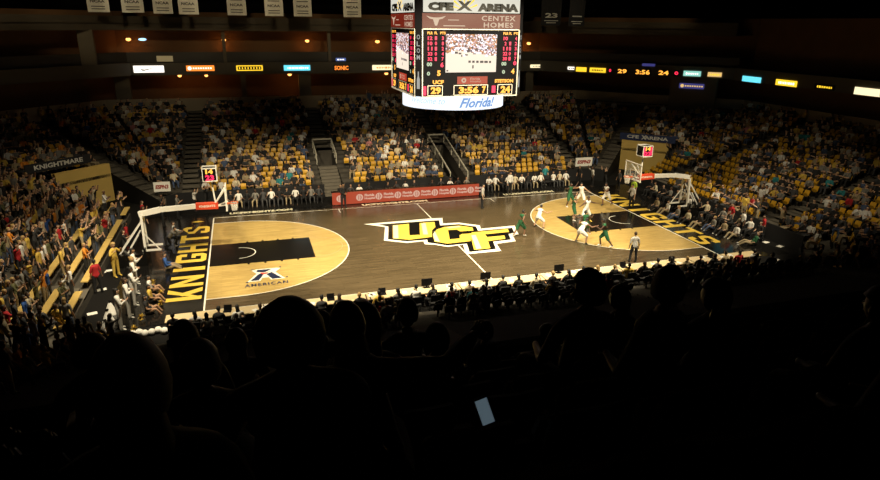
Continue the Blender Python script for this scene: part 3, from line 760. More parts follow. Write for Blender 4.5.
vs += [(2.7*math.cos(2*PI*i/n), 2.7*math.sin(2*PI*i/n), z) for z in (8.2, 9.02) for i in range(n)]
rg.add(vs, [(i, (i+1) % n, n+(i+1) % n, n+i) for i in range(n)], 0)
rg.f += [(2*n+i, 3*n+i, 3*n+(i+1) % n, 2*n+(i+1) % n) for i in range(n)]+[(i, 2*n+i, 2*n+(i+1) % n, (i+1) % n) for i in range(n)]; rg.m += [1]*(2*n)
rg.build('led_ring', [emi('ring_white', (.86, .92, 1), 1.25), M_case], sb, smooth=False)
m = MB()
def wrap(txt, th0, h, z, mi, w, **k):
    vs, fs = text_geo(txt, w, h, **k); out = []
    for v in vs:
        a = th0+v.x/RR; out.append(((RR+.01)*math.sin(a), -(RR+.01)*math.cos(a), z+v.y))
    m.add(out, fs, mi)
wrap('Florida!', .19, .54, 8.6, 0, 2.3, shear=.4, bold=.03); m.build('ring_lettering', [emi('ring_blue', (.14, .32, .70), 1.)], sb); m = MB()
wrap('Welcome to', -.83, .36, 8.68, 1, 2.2, shear=.4)
m.build('ring_lettering', [emi('ring_blue', (.14, .32, .70), 1.), emi('ring_paleblue', (.5, .66, .95), 1.1)], sb)

# ------------------------------------------------------------------ hoops
def hoop(s, lab):
    t = empty('basketball_hoop', (s*17.9, 0, 0), 0 if s < 0 else PI, label=lab, cat='basketball hoop')
    # local +x points into the court; origin at the base
    m = MB(); m.box((-.55, 0, .35), (1.7, 1.5, .68)); m.box((.33, 0, .5), (.14, 1.4, .95)); m.build('base', M_black, t)
    m = MB()
    for y in (-.42, .42):
        m.bar((.35, y, .75), (.35, y*.75, 2.72), .12, .14)
        m.bar((-1.0, y, .6), (.32, y*.8, 2.4), .07, .08)
        m.bar((-.55, y, .7), (.1, y, 1.7), .06, .07)
    m.bar((.35, -.36, 1.6), (.35, .36, 1.6), .06, .06); m.bar((.35, -.36, .9), (.35, .36, 2.4), .05, .05)
    m.bar((.2, -.45, .78), (1.15, -.45, .78), .07, .1); m.bar((.2, .45, .78), (1.15, .45, .78), .07, .1); m.bar((1.1, -.45, .78), (.4, -.42, 1.7), .05, .05)
    m.build('upright', M_whitemetal, t)
    m = MB(); m.bar((.2, 0, 2.74), (1.3, 0, 2.92), .26, .28); m.bar((1.3, 0, 2.92), (3.2, 0, 2.98), .26, .24); m.build('arm', M_whitemetal, t)
    m = MB(); m.bar((3.15, 0, 2.98), (4.32, 0, 2.95), .34, .34); q = m.build('arm_pad', M_red, t)
    q2 = MB(); put_text(q2, 'SPALDING' if False else 'KNIGHTS', .85, .13, (3.75, -.175, 2.98), SOUTH, 0, .004, bold=.03) if s < 0 else put_text(q2, 'KNIGHTS', .85, .13, (3.75, .175, 2.98), ((-1, 0, 0), (0, 0, 1)), 0, .004, bold=.03)
    q2.build('pad_lettering', M_paper, q)
    m = MB()
    for y in (-.35, .35): m.bar((4.2, 0, 3.1), (4.72, y, 3.85), .06, .06); m.bar((4.2, 0, 2.9), (4.72, y, 3.02), .06, .06)
    m.build('backboard_strut', M_whitemetal, t)
    m = MB(); m.box((4.78, 0, 3.44), (.03, 1.83, 1.07)); bd = m.build('backboard', M_glass, t)
    m = MB()
    for y in (-.915, .915): m.box((4.78, y, 3.44), (.06, .06, 1.12))
    for z in (2.9, 3.975): m.box((4.78, 0, z), (.06, 1.88, .06))
    for y in (-.3, .3): m.box((4.80, y, 3.28), (.01, .05, .46))
    for z in (3.06, 3.51): m.box((4.80, 0, z), (.01, .6, .05))
    m.box((4.79, 0, 2.86), (.1, 1.9, .07))
    m.build('backboard_frame', M_whitemetal, bd)
    m = MB(); c = (5.17, 0, 3.05); m.tube([(c[0]+.23*math.cos(a), .23*math.sin(a), 3.05) for a in [2*PI*i/20 for i in range(20)]], .02, 6, closed=True)
    m.bar((4.79, 0, 3.02), (4.95, 0, 3.04), .2, .06); m.build('rim', M_orange, t)
    m = MB()
    for i in range(12):
        for dd in (1, -1):
            pts = []
            for j in range(5):
                a = 2*PI*(i+dd*j*.5)/12; r = .23-.1*(j/4)**.7; pts.append((c[0]+r*math.cos(a), r*math.sin(a), 3.04-.11*j))
            m.tube(pts, .011, 4)
    m.build('net', M_net, t)
    # shot clock above the board
    m = MB(); m.bar((4.2, 0, 3.05), (4.1, 0, 4.4), .08, .08); m.bar((4.1, 0, 4.3), (3.95, -.3, 4.45), .05, .05); m.build('clock_post', M_whitemetal, t)
    m = MB(); m.box((4.05, 0, 4.78), (.7, .7, .66)); ck = m.build('shot_clock', M_black, t)
    m = MB()
    for xx in (3.69, 4.41):
        for yy in (-.36, .36): m.box((xx, yy, 4.78), (.04, .04, .74))
    for z in (4.43, 5.13):
        for yy in (-.36, .36): m.box((4.05, yy, z), (.76, .05, .05))
        for xx in (3.69, 4.41): m.box((xx, 0, z), (.05, .76, .05))
    m.build('clock_frame', M_whitemetal, ck)
    m = MB(); yv = -.36 if s < 0 else .36; RQ = SOUTH if s < 0 else ((-1, 0, 0), (0, 0, 1))
    put_text(m, '14', .38, .26, (4.05, yv, 4.96), RQ, 0, .004, bold=.05); put_text(m, '23', .46, .3, (4.05, yv, 4.62), RQ, 1, .004, bold=.05)
    if s > 0: put_rect(m, .14, .55, (4.32, yv, 4.78), RQ, 1, .003); put_rect(m, .14, .55, (3.8, yv, 4.78), RQ, 1, .003)
    m.build('clock_digits', [E_sc_or, E_sc_red], ck)
hoop(-1, 'basketball hoop with white arm and red pad at the left baseline')
hoop(1, 'basketball hoop with white arm and red pad at the right baseline')

# ------------------------------------------------------------------ far side tables and boards
def panel_box(x0, x1, y, z0, z1, th): 
    return ((x0+x1)/2, y, (z0+z1)/2)
m = MB(); m.lohi((-6.1, 8.62, .05), (5.3, 8.75, .93), 0); m.lohi((-6.1, 8.75, .86), (5.3, 9.3, .92), 1)
tb_ = empty('scorers_table', (-.4, 9, 0), label='long scorers table fronted by a glowing red advertising board', cat='table')
m.xf(lambda v: v-V((-.4, 9, 0))).build('board', [emi('board_red', (.85, .10, .035), .5), M_black], tb_)
for i in range(8):
    m = MB(); x = -5.55+i*1.45
    disc(m, .26, (x, 8.61, .5), SOUTH, 0, .004, 18)
    for k in range(5):
        a = 2*PI*k/5; put_rect(m, .05, .2, (x+.12*math.cos(a), 8.61, .5+.12*math.sin(a)), SOUTH, 1, .008)
    if i: put_text(m, 'Florida', .74, .2, (x+.74, 8.61, .64), SOUTH, 0, .004, bold=.05); put_text(m, 'Hospital', .8, .2, (x+.76, 8.61, .38), SOUTH, 0, .004, bold=.05)
    m.xf(lambda v: v-V((-.4, 9, 0))).build('sponsor_mark', [emi('board_pale', (.95, .6, .45), .7), emi('board_red', (.9, .08, .025), .55)], tb_)
m = MB()
for x in (-5.9, -2, 1.5, 5.1): m.lohi((x-.03-(-.4), .1, 0), (x+.03+.4, .16, .86))
m.build('leg', M_black, tb_)
# black boards in front of the benches
# advertising signs on the bowl front
def easel(x0, x1, y, z0, z1, txt, lab, tilt=0, colr=None):
    m = MB(); c = ((x0+x1)/2, y, (z0+z1)/2); R = SOUTH
    put_rect(m, x1-x0, z1-z0, c, R, 0, 0, .05); put_text(m, txt, (x1-x0)*.8, (z1-z0)*.42, c, R, 1, .01, bold=.05, shear=.2)
    tag(m.build('sponsor_sign', [M_paper, colr or M_maroon]), lab, 'sign')
easel(15.0, 16.6, 11.15, 1.25, 2.0, 'ESPN3', 'white sign with maroon letters on the far wall by the right bench')
easel(-18.3, -17.2, 11.15, 1.2, 1.9, 'ESPN3', 'white sign with maroon letters on the far wall left of the left bench')

# ------------------------------------------------------------------ near press tables
XT = [-15.6, -13.4, -11.2, -9.0, -6.8, -4.6, -2.4]
for i in range(14):
    x0 = -15.7+2.2*i; x1 = x0+2.14
    if x1 > 15.2: break
    if -.5 < (x0+x1)/2 < .9: pass
    t = empty('press_table', ((x0+x1)/2, -9.7, 0), label='white topped press table on the near sideline with a black skirt', cat='table', group='press tables along the near sideline')
    m = MB(); m.box((0, 0, .735), (2.14, .74, .04)); m.build('tabletop', mat('table_cloth_white', (.62, .49, .28), .6), t)
    m = MB(); m.box((0, .4, .36), (2.12, .02, .7)); m.build('skirt', M_cloth, t)
    for lx in (-.98, .98):
        m = MB(); m.tube([(lx, -.36, 0), (lx, -.36, .72)], .02, 6); m.build('leg', M_metal, t)
def gadget(x, y, z, rz, lab, big=False):
    t = empty('laptop' if not big else 'monitor', (x, y, z), rz, label=lab, cat='laptop' if not big else 'monitor')
    if not big:
        m = MB(); m.box((0, 0, .012), (.34, .24, .02)); m.build('keyboard_half', M_case, t)
        m = MB(); m.bar((0, .12, .02), (0, .2, .24), .34, .012); q = m; q = MB(); q.box((0, .16, .13), (.34, .012, .23), rot=Matrix.Rotation(-.3, 3, 'X')); q.build('screen_half', M_case, t)
    else:
        m = MB(); m.box((0, 0, .28), (.52, .07, .34)); m.build('screen_body', M_case, t)
        m = MB(); m.box((0, 0, .06), (.08, .06, .12)); m.box((0, 0, .01), (.3, .2, .02)); m.build('stand', M_case, t)
gadget(-1.1, -9.45, .755, 0, 'black monitor on the press table at the halfway line', True)
gadget(-4.1, -9.45, .755, 0, 'dark monitor on the press table left of the halfway line one', True)
gadget(1.2+3.0-1.3, -9.45, .755, 0, 'black monitor on the press table right of the halfway line', True)
for x in (-13.2, -11.0, -8.7, -6.3, 6.6, 9.6, 12.1): gadget(x, -9.65, .755, rnd.uniform(-.2, .2), 'small open black laptop on the near press tables', False)
for o in bpy.data.objects:
    if o.name.startswith('laptop'): o['group'] = 'laptops on the press tables'
for i in range(22):
    x = rnd.uniform(-15, 14.5); m = MB(); m.box((0, 0, .002), (.22, .3, .003)); o = m.build('paper_sheet', M_paper, None, (x, rnd.uniform(-9.5, -9.9), .757), rnd.uniform(-.5, .5)); tag(o, 'loose white sheet of paper on the near press tables', 'paper', 'papers on the press tables')
for (x, y, lab) in ((18.83, -6.56, 'white sheet lying on the floor near the right baseline corner, farther one'), (19.1, -7.41, 'white sheet on the floor near the right corner, nearer one'), (16.96, -9.3, 'white sheet on the floor beyond the last press table'),
                    (-19.75, -1.1, 'white sheet on the floor in front of the left stand beside the gold one'), (-19.35, -.9, 'second white sheet beside the gold dressed person'), (-19.3, -3.6, 'white sheet on the floor beside the red shirt'), (-19.2, -6.5, 'white sheet on the floor before the left front bench')):
    m = MB(); m.box((0, 0, .003), (.42, .3, .006)); tag(m.build('paper_sheet', M_paper, None, (x, y, -.02 if abs(x) > 18.6 else 0.001), .3), lab, 'paper')

# ------------------------------------------------------------------ figures
N = lambda *a: V(a).normalized()
def figure(P, sub=1, head=1, hands=False):
    """returns dict(v, f, tag) ; tags: skin shirt sleeve pants shin shoe hair"""
    J = []; E = []; Rr = []; B = []     # joints, edges, radii, bones(tag)
    def j(p, r, par=None, tg=None):
        J.append(V(p)); Rr.append(r if isinstance(r, tuple) else (r, r))
        if par is not None: E.append((par, len(J)-1)); B.append((par, len(J)-1, tg))
        return len(J)-1
    sp = P.get('spine', V((0, .05, 1))).normalized(); sd = V((1, 0, 0)); hp = V((P.get('px', 0), P.get('py', 0), P['hp']))
    tw = P.get('twist', 0); sd2 = V((math.cos(tw), math.sin(tw), 0))
    fat = P.get('fat', 1)
    pel = j(hp, (.15*fat, .11*fat)); wa = j(hp+sp*.15, (.135*fat, .10*fat), pel, 'shirt'); ch = j(hp+sp*.34, (.155*fat, .115*fat), wa, 'shirt')
    ub = j(hp+sp*.44, (.11, .09), ch, 'shirt'); nk = j(hp+sp*.51, .055, ub, 'skin'); nh = j(hp+sp*.57, .05, nk, 'skin')
    hands_ = []
    for s, k in ((-1, 'L'), (1, 'R')):
        sh = j(hp+sp*.43+sd2*s*.17, .062, ub, 'shirt')
        ua, fa = P['arm'+k]; ua = V(ua).normalized(); fa = V(fa).normalized()
        m1 = j(J[sh]+ua*.15, .052, sh, 'sleeve'); el = j(J[sh]+ua*.28, .042, m1, 'arm'); fm = j(J[el]+fa*.1, .04, el, 'fore'); wr = j(J[el]+fa*.25, .026, fm, 'fore')
        hd = j(J[wr]+fa*.08, (.035, .022), wr, 'skin'); hands_.append((J[hd], fa, s))
        hpj = j(hp+sd*s*.095-sp*.04, .095*fat, pel, 'pants')
        th, sn = P['leg'+k]; th = V(th).normalized(); sn = V(sn).normalized()
        tm = j(J[hpj]+th*.2, .082*fat, hpj, 'pants'); kn = j(J[hpj]+th*.42, .058, tm, 'pantlow'); cf = j(J[kn]+sn*.14, .055, kn, 'shin'); an = j(J[kn]+sn*.40, .038, cf, 'shin')
        ft = V(P.get('foot', (0, 1, -.05))).normalized()
        toe = j(J[an]+V((0, 0, -.045))+ft*.17, (.042, .028), an, 'shoe'); hl = j(J[an]+V((0, 0, -.045))-ft*.04, .036, an, 'shoe')
    me = bpy.data.meshes.new('sk'); me.from_pydata([tuple(p) for p in J], E, [])
    o = bpy.data.objects.new('sk', me); COL.objects.link(o)
    md = o.modifiers.new('s', 'SKIN')
    if not me.skin_vertices: me.skin_vertices.new()
    for i, r in enumerate(Rr): me.skin_vertices[0].data[i].radius = r
    me.skin_vertices[0].data[0].use_root = True
    md.use_smooth_shade = True
    if sub: o.modifiers.new('b', 'SUBSURF').levels = sub
    bpy.context.view_layer.update()
    ev = bpy.data.meshes.new_from_object(o.evaluated_get(bpy.context.evaluated_depsgraph_get()))
    vs = [v.co.copy() for v in ev.vertices]; fs = [tuple(p.vertices) for p in ev.polygons]; tg = []
    for f in fs:
        c = sum((vs[i] for i in f), V((0, 0, 0)))/len(f); best = (9, None)
        for a, b, t in B:
            pa, pb = J[a], J[b]; d = pb-pa; q = max(0, min(1, (c-pa).dot(d)/d.length_squared)); 
            dist = (c-(pa+d*q)).length/((Rr[a][0]*(1-q)+Rr[b][0]*q)+.03)
            if dist < best[0]: best = (dist, t)
        tg.append(best[1])
    bpy.data.objects.remove(o); bpy.data.meshes.remove(ev); bpy.data.meshes.remove(me)
    # head
    hd = V(P.get('look', (0, 1, -.1))).normalized(); hup = P.get('headup', sp*.5+V((0, 0, .5))).normalized()
    hx_ = hd.cross(hup).normalized(); hy_ = hup.cross(hx_).normalized()
    RM = Matrix((hx_, hy_, hup)).transposed(); hc = J[nh]+hup*.095+hy_*.015
    mb = MB(); nu, nv = ((14, 10) if head == 2 else (8, 6))
    mb.ell((0, 0, 0), (.075, .095, .115), nu, nv)
    for i, v in enumerate(mb.v):
        x, y, z = v
        if z < -.02: x *= 1-.25*min(1, (-z-.02)/.09); y = y*(1-.1*min(1, -z/.1))
        mb.v[i] = (x, y, z)
    parts = [('skin', len(mb.f))]
    n0 = len(mb.f)
    if head == 2:
        mb.add([(-.014, .088, -.025), (.014, .088, -.025), (0, .118, -.022), (0, .092, .02)], [(0, 1, 2), (1, 3, 2), (3, 0, 2), (0, 3, 1)])
        for s in (-1, 1): mb.ell((s*.078, .0, -.005), (.010, .02, .032), 6, 4)
        t1 = len(mb.f)
        for s in (-1, 1): mb.ell((s*.03, .083, .012), (.014, .010, .008), 6, 4, 1)
        for s in (-1, 1): mb.ell((s*.03, .092, .012), (.006, .004, .006), 6, 4, 2)
        mb.box((0, .084, -.055), (.042, .014, .009), mi=3)
    htag = ['skin' if m == 0 else {1: 'eye', 2: 'hair', 3: 'lip'}[m] for m in mb.m]
    b0 = len(vs); vs += [RM@V(v)+hc for v in mb.v]; fs += [tuple(i+b0 for i in f) for f in mb.f]; tg += htag
    # hair
    hb = MB(); hr = P.get('hairr', 1.0); hb.ell((0, 0, 0), (.084*hr, .104*hr, .122*hr), 12 if head == 2 else 8, 8 if head == 2 else 6)
    keep = [f for f in hb.f if not (sum(hb.v[i][1] for i in f)/len(f) > .02 and sum(hb.v[i][2] for i in f)/len(f) < .055) and sum(hb.v[i][2] for i in f)/len(f) > P.get('hairlen', -.06)]
    hv = [RM@V((v[0], v[1]-.008, v[2]+.006))+hc for v in hb.v]
    if P.get('long'):
        lb = MB(); lb.ell((0, -.07, -.12), (.08, .045, .16), 8, 6); b1 = len(hv); hv += [RM@V(v)+hc for v in lb.v]; keep += [tuple(i+b1 for i in f) for f in lb.f]
    if P.get('bun'):
        lb = MB(); lb.ell((0, -.09, .09), (.045, .045, .045), 8, 6); b1 = len(hv); hv += [RM@V(v)+hc for v in lb.v]; keep += [tuple(i+b1 for i in f) for f in lb.f]
    hair = (hv, keep)
    # fingers
    if hands:
        fb = MB()
        for (hp_, fa, s) in hands_:
            side = fa.cross(V((0, 0, 1)))
            if side.length < .2: side = V((0, 1, 0))
            side.normalize(); nrm = side.cross(fa)
            for q, (off, ln_) in enumerate(((-.026, .066), (-.009, .078), (.009, .074), (.026, .058))):
                a = hp_+side*off; b = a+fa*(ln_*.5)+nrm*.004; c = b+(fa*.8+nrm*.5).normalized()*(ln_*.5)
                fb.tube([a-fa*.01, b, c], [.010, .009, .007], 6)
            a = hp_+side*.03-fa*.04; fb.tube([a, a+(side*.8+fa*.6).normalized()*.03, a+(side*.5+fa).normalized()*.06], [.011, .010, .008], 6)
        b0 = len(vs); vs += [V(v) for v in fb.v]; fs += [tuple(i+b0 for i in f) for f in fb.f]; tg += ['skin']*len(fb.f)
    return dict(v=vs, f=fs, t=tg, hair=hair)

def body_mesh(F, name, slots, tagmap, with_hair=True):
    vs = list(F['v']); fs = list(F['f']); mi = [tagmap.get(t, 0) for t in F['t']]
    if with_hair:
        b = len(vs); vs += F['hair'][0]; fs += [tuple(i+b for i in f) for f in F['hair'][1]]; mi += [3]*len(F['hair'][1])
    me = bpy.data.meshes.new(name); me.from_pydata([tuple(v) for v in vs], [], fs)
    for s in slots: me.materials.append(s)
    me.polygons.foreach_set('material_index', mi); me.polygons.foreach_set('use_smooth', [True]*len(fs)); me.update(); me.validate()
    return me
def extract(F, tags, off, name, m):
    """clothing: the tagged faces pushed outward"""
    vs = F['v']; fs = [f for f, t in zip(F['f'], F['t']) if t in tags]
    nr = {}
    for f in fs:
        n = (vs[f[1]]-vs[f[0]]).cross(vs[f[2]]-vs[f[0]])
        if n.length > 0: n.normalize()
        for i in f: nr[i] = nr.get(i, V((0, 0, 0)))+n
    idx = {i: k for k, i in enumerate(nr)}
    nv = [vs[i]+nr[i].normalized()*off for i in nr]
    me = bpy.data.meshes.new(name); me.from_pydata([tuple(v) for v in nv], [], [tuple(idx[i] for i in f) for f in fs]); me.materials.append(m)
    me.polygons.foreach_set('use_smooth', [True]*len(fs)); me.update()
    return me
D = (0, 0, -1)
def stand_pose(**k):
    P = dict(hp=.92, armL=((-.25, 0, -1), (-.1, .25, -1)), armR=((.25, 0, -1), (.1, .25, -1)), legL=((-.08, .02, -1), (-.05, -.03, -1)), legR=((.08, .02, -1), (.05, -.03, -1)))
    P.update(k); return P
def seat_pose(**k):
    P = dict(hp=.52, spine=V((0, -.12, 1)), armL=((-.3, .25, -1), (.35, .9, -.15)), armR=((.3, .25, -1), (-.35, .9, -.15)), legL=((-.15, 1, 0), (0, .1, -1)), legR=((.15, 1, 0), (0, .1, -1)))
    P.update(k); return P
GM = {'skin': 0, 'fore': 0, 'shirt': 1, 'sleeve': 1, 'arm': 1, 'pants': 2, 'pantlow': 2, 'shin': 2, 'shoe': 3, 'hair': 3, 'eye': 1, 'lip': 0}

# seated / standing crowd variants, medium
SEATED = [seat_pose(), seat_pose(spine=V((0.08, .2, 1)), armL=((-.2, .6, -1), (.5, .8, .1)), armR=((.2, .6, -1), (-.5, .8, .1))), seat_pose(armR=((.5, .5, -.6), (-.3, .4, 1)), twist=.3, look=(.5, 1, 0)),
          seat_pose(armL=((-.6, .3, -1), (.7, .8, .3)), look=(-.6, 1, -.1), long=True), seat_pose(long=True, spine=V((-.06, .05, 1)))]
STANDS = [stand_pose(), stand_pose(armL=((-.5, .5, .6), (.1, .3, 1)), armR=((.5, .5, .6), (-.1, .3, 1))), stand_pose(armL=((-.3, .5, -1), (.6, .9, .6)), armR=((.3, .5, -1), (-.6, .9, .6)), look=(.2, 1, -.3)),
          stand_pose(armR=((.3, .6, .3), (0, .3, 1)), spine=V((.05, .1, 1)), long=True), stand_pose(twist=.4, look=(-.5, 1, -.1), long=True)]
SL = [M_skin[0], CL['white'], CL['charcoal'], M_hair[0]]
MED_SEAT = [body_mesh(figure(P, 1, 1), 'seated_person', SL, GM) for P in SEATED]
MED_STAND = [body_mesh(figure(P, 1, 1), 'standing_person', SL, GM) for P in STANDS]
def arr(me):
    v = np.zeros(len(me.vertices)*3, 'f'); me.vertices.foreach_get('co', v); 
    return v.reshape(-1, 3), [tuple(p.vertices) for p in me.polygons], [p.material_index for p in me.polygons]
LOW_SEAT = [arr(body_mesh(figure(P, 0, 1), 'low', SL, GM)) for P in SEATED]
LOW_STAND = [arr(body_mesh(figure(P, 0, 1), 'low', SL, GM)) for P in STANDS]

def crowd_person(me, loc, rz, shirt, pants, skin, hair, label, group, scale=1):
    o = bpy.data.objects.new('person', me); COL.objects.link(o); o.location = loc; o.rotation_euler = (0, 0, rz); o.scale = (scale,)*3
    for i, m in enumerate((skin, CL[shirt], CL[pants], hair)):
        o.material_slots[i].link = 'OBJECT'; o.material_slots[i].material = m
    return tag(o, label, 'person', group)

# ------------------------------------------------------------------ seats
def seat_mb(lo=False):
    m = MB()
    n = 1 if lo else 4
    # back: curved shell, rounded top
    prof = [(.46, -.02), (.56, -.05), (.68, -.08), (.77, -.11), (.80, -.115)]
    xs = [-.2, -.17, 0, .17, .2] if not lo else [-.2, 0, .2]
    vs = []
    for (z, y) in (prof if not lo else (prof[0], prof[-1])):
        for x in xs:
            zz = z-(.05 if (abs(x) > .19 and z > .78) else 0); vs.append((x, y-.0+.5*x*x, zz))
    nx = len(xs); nz = len(vs)//nx
    fs = [(j*nx+i, j*nx+i+1, (j+1)*nx+i+1, (j+1)*nx+i) for j in range(nz-1) for i in range(nx-1)]
    b = [(x, y-.03, z) for x, y, z in vs]; k = len(vs)
    m.add(vs+b, fs+[tuple(i+k for i in f[::-1]) for f in fs]+[((nz-1)*nx+i, (nz-1)*nx+i+1, k+(nz-1)*nx+i+1, k+(nz-1)*nx+i) for i in range(nx-1)]+
          [(j*nx, (j+1)*nx, k+(j+1)*nx, k+j*nx) for j in range(nz-1)]+[(j*nx+nx-1, k+j*nx+nx-1, k+(j+1)*nx+nx-1, (j+1)*nx+nx-1) for j in range(nz-1)])
    pan = [(-.19, .01, .40), (.19, .01, .40), (.19, .07, .56), (-.19, .07, .56), (-.15, .09, .62), (.15, .09, .62)]
    if lo: m.add(pan[:4], [(0, 1, 2, 3)])
    else: m.add(pan+[(x, y+.03, z) for x, y, z in pan], [(0, 3, 2, 1), (3, 4, 5, 2), (6, 7, 8, 9), (9, 8, 11, 10), (4, 10, 11, 5), (0, 6, 9, 3), (1, 2, 8, 7), (3, 9, 10, 4), (2, 5, 11, 8)])
    if not lo:
        for x in (-.2, .2): m.lohi((x-.02, -.02, 0), (x+.02, .06, .42), 1)
        m.lohi((-.2, -.02, .3), (.2, .03, .36), 1)
    else: m.lohi((-.03, -.02, 0), (.03, .04, .42), 1)
    return m
seat_me = seat_mb().mesh('stadium_seat', [M_seat, M_seatleg]); 
seat_low = seat_mb(True)
dark_seat_me = seat_mb().mesh('dark_stadium_seat', [M_shadeseat, M_seatleg])

# slots: every place in the bowl
FACE = {'far': PI, 'near': 0, 'left': -PI/2, 'right': PI/2, 'fl': -3*PI/4, 'fr': 3*PI/4, 'nl': -PI/4, 'nr': PI/4}
# figures face local +y; rotate so that they look at the court
places = []
for seg in ('far', 'left', 'right', 'fl', 'fr', 'near', 'nr', 'nl'):
    for k in range(NR):
        d = k*T+.16; dd = (k+1)*T
        if seg == 'left' and k < 3: continue
        h = min(seg_half(seg, d), seg_half(seg, dd))-.1
        n = int(2*h/.53)
        for i in range(n):
            u = -h+(i+.5)*2*h/n
            if any(abs(u-a) < .85 for a in AISLES.get(seg, []) if not (seg == 'far' and abs(a) < 8 and k < 9)): continue
            if any(a-.75 < u < b+.75 and k < nn+1 for a, b, nn in SLOTS.get(seg, [])): continue
            if seg == 'far' and k < 9 and (-8.0 < u < -6.3 or 2.6 < u < 3.95) and False: continue
            p = seg_pt(seg, (k+.70)*T, u); z = Z0+RZ*k
            if in_view((p.x, p.y, z+.6), 30): places.append((seg, k, u, p.x, p.y, z)) if not (abs(p.x)+abs(p.y) > 47.6 and seg == 'fr' and k > 16) else None
def occ(seg, k, u, x, y):
    """how full, and whether the crowd stands"""
    if seg == 'left': return (.97 if k < 15 else .8) if y < 9 else .85
    if seg == 'fl': return .85 if k < 12 else .7
    if seg == 'nl': return .9
    if seg == 'far':
        if x < -16: return .85
        if x < -6:
            if k < 2: return .6
            if 3 <= k <= 5 and -9.8 < x < -6.5: return .3
            if 6 <= k <= 9 and -13 < x < -8: return .5
            return .72
        if x < 4: return (.45 if k in (0, 2) else .35 if (1 <= k <= 4 and -3 < x < 1.5) else .74)
        if x < 16: return .4 if k < 3 else .6 if x < 9 else .72
        return .65
    if seg == 'fr': return .68 if k < 12 else .55
    if seg == 'right': return .28 if (k < 6 and y > 0) else .62
    if seg == 'nr': return .6
    if seg == 'near': return .4 if k < 3 else 0
    return .5
LEFTC = ['black']*12+['gold']*5+['orange']*3+['white']*4+['grey']*5+['charcoal']*9+['khaki']*5+['cream']*3+['red']+['blue']+['olive']*3
FARC = ['black']*22+['white']*9+['grey']*7+['charcoal']*14+['gold']*4+['khaki']*5+['denim']*4+['cream']*3+['red']+['pink']+['teal']
PAN = ['black', 'charcoal', 'denim', 'khaki', 'charcoal', 'black']
people = []; seatpl = []
for (seg, k, u, x, y, z) in places:
    seatpl.append((seg, k, x, y, z))
    if rnd.random() < occ(seg, k, u, x, y):
        stnd = (seg == 'left' and y < 7.5 and (k < 8 or rnd.random() < .3)) or (seg in ('nl',) and rnd.random() < .5) or rnd.random() < .03 or (seg == 'fl' and k < 6 and rnd.random() < .25)
        people.append([seg, k, x, y, z, stnd])
# student benches in front rows of the left stand
for k in range(3):
    for i in range(36):
        y = -9.5+.53*i
        if y > 8.6: break
        if abs(y+5.2) < .55 or abs(y-6.4) < .6: continue
        if k == 0 and rnd.random() < .55 or k == 1 and rnd.random() < .3: continue
        people.append(['left', k, -(19.6+(k+.55)*T), y, Z0+RZ*k, True])
def dist(x, y, z): return (V((x, y, z))-CAMP).length
HC = {0: 'dark', 1: 'brown', 2: 'blond'}
WHERE = dict(left='in the left end stand', fl='in the far left corner stand', far='in the far side stand', nl='in the near left corner stand', near='in the near lower stand', nr='in the near right corner stand', right='in the right end stand', fr='in the far right corner stand')

def indiv(seg, k, x, y, z, stnd):
    pal = LEFTC if seg in ('left', 'nl', 'fl') else FARC
    sh = rnd.choice(pal); pn = rnd.choice(PAN); sk = M_skin[rnd.choice((0, 0, 0, 1, 1, 2))]; hr = rnd.choice((0, 0, 1, 1, 2))
    i = rnd.randrange(5); me = (MED_STAND if stnd else MED_SEAT)[i]
    lvl = 'lowest rows' if k < 3 else 'lower rows' if k < 7 else 'middle rows' if k < 12 else 'upper rows'
    act = ({1: 'arms raised', 3: 'one hand up'}.get(i, 'standing') if stnd else 'seated')
    lab = 'spectator in %s top, %s, %s %s' % (sh, act, lvl, WHERE[seg].replace('in the', 'of the'))
    crowd_person(me, (x, y, z), FACE[seg]+rnd.uniform(-.35, .35), sh, pn, sk, M_hair[hr], lab, lab+' group', rnd.uniform(.93, 1.06))
# nearest seen ones as individuals
def key(p): return dist(p[-4] if False else p[2], p[3], p[4])
lit = [p for p in people if p[0] not in ('near',)]
drk = [p for p in people if p[0] == 'near']
lit.sort(key=key); drk.sort(key=lambda p: -p[3])
N_IND = 110
front = [p for p in drk if p[1] < 1][:20]
for p in lit[:N_IND]: indiv(*p)
for p in front: indiv(*p)
rest = lit[N_IND:]+[p for p in drk if p not in front and p[1] < 12]

PALM = [CL[n] for n in ('black', 'white', 'gold', 'orange', 'grey', 'charcoal', 'khaki', 'cream', 'red', 'blue', 'olive', 'denim', 'pink', 'teal')]+M_skin+M_hair
PI_ = {n: i for i, n in enumerate(('black', 'white', 'gold', 'orange', 'grey', 'charcoal', 'khaki', 'cream', 'red', 'blue', 'olive', 'denim', 'pink', 'teal'))}
def batch(items, name, label, cat):
    VV = []; FF = []; MI = []; b = 0
    for (base, loc, rz, sc, mp) in items:
        v, f, mi = base; c, s = math.cos(rz)*sc, math.sin(rz)*sc
        w = np.empty_like(v); w[:, 0] = v[:, 0]*c-v[:, 1]*s+loc[0]; w[:, 1] = v[:, 0]*s+v[:, 1]*c+loc[1]; w[:, 2] = v[:, 2]*sc+loc[2]
        VV.append(w); FF += [tuple(i+b for i in q) for q in f]; MI += [mp[i] for i in mi]; b += len(v)
    me = bpy.data.meshes.new(name); me.from_pydata(np.concatenate(VV).tolist(), [], FF)
    return me, MI
its = []
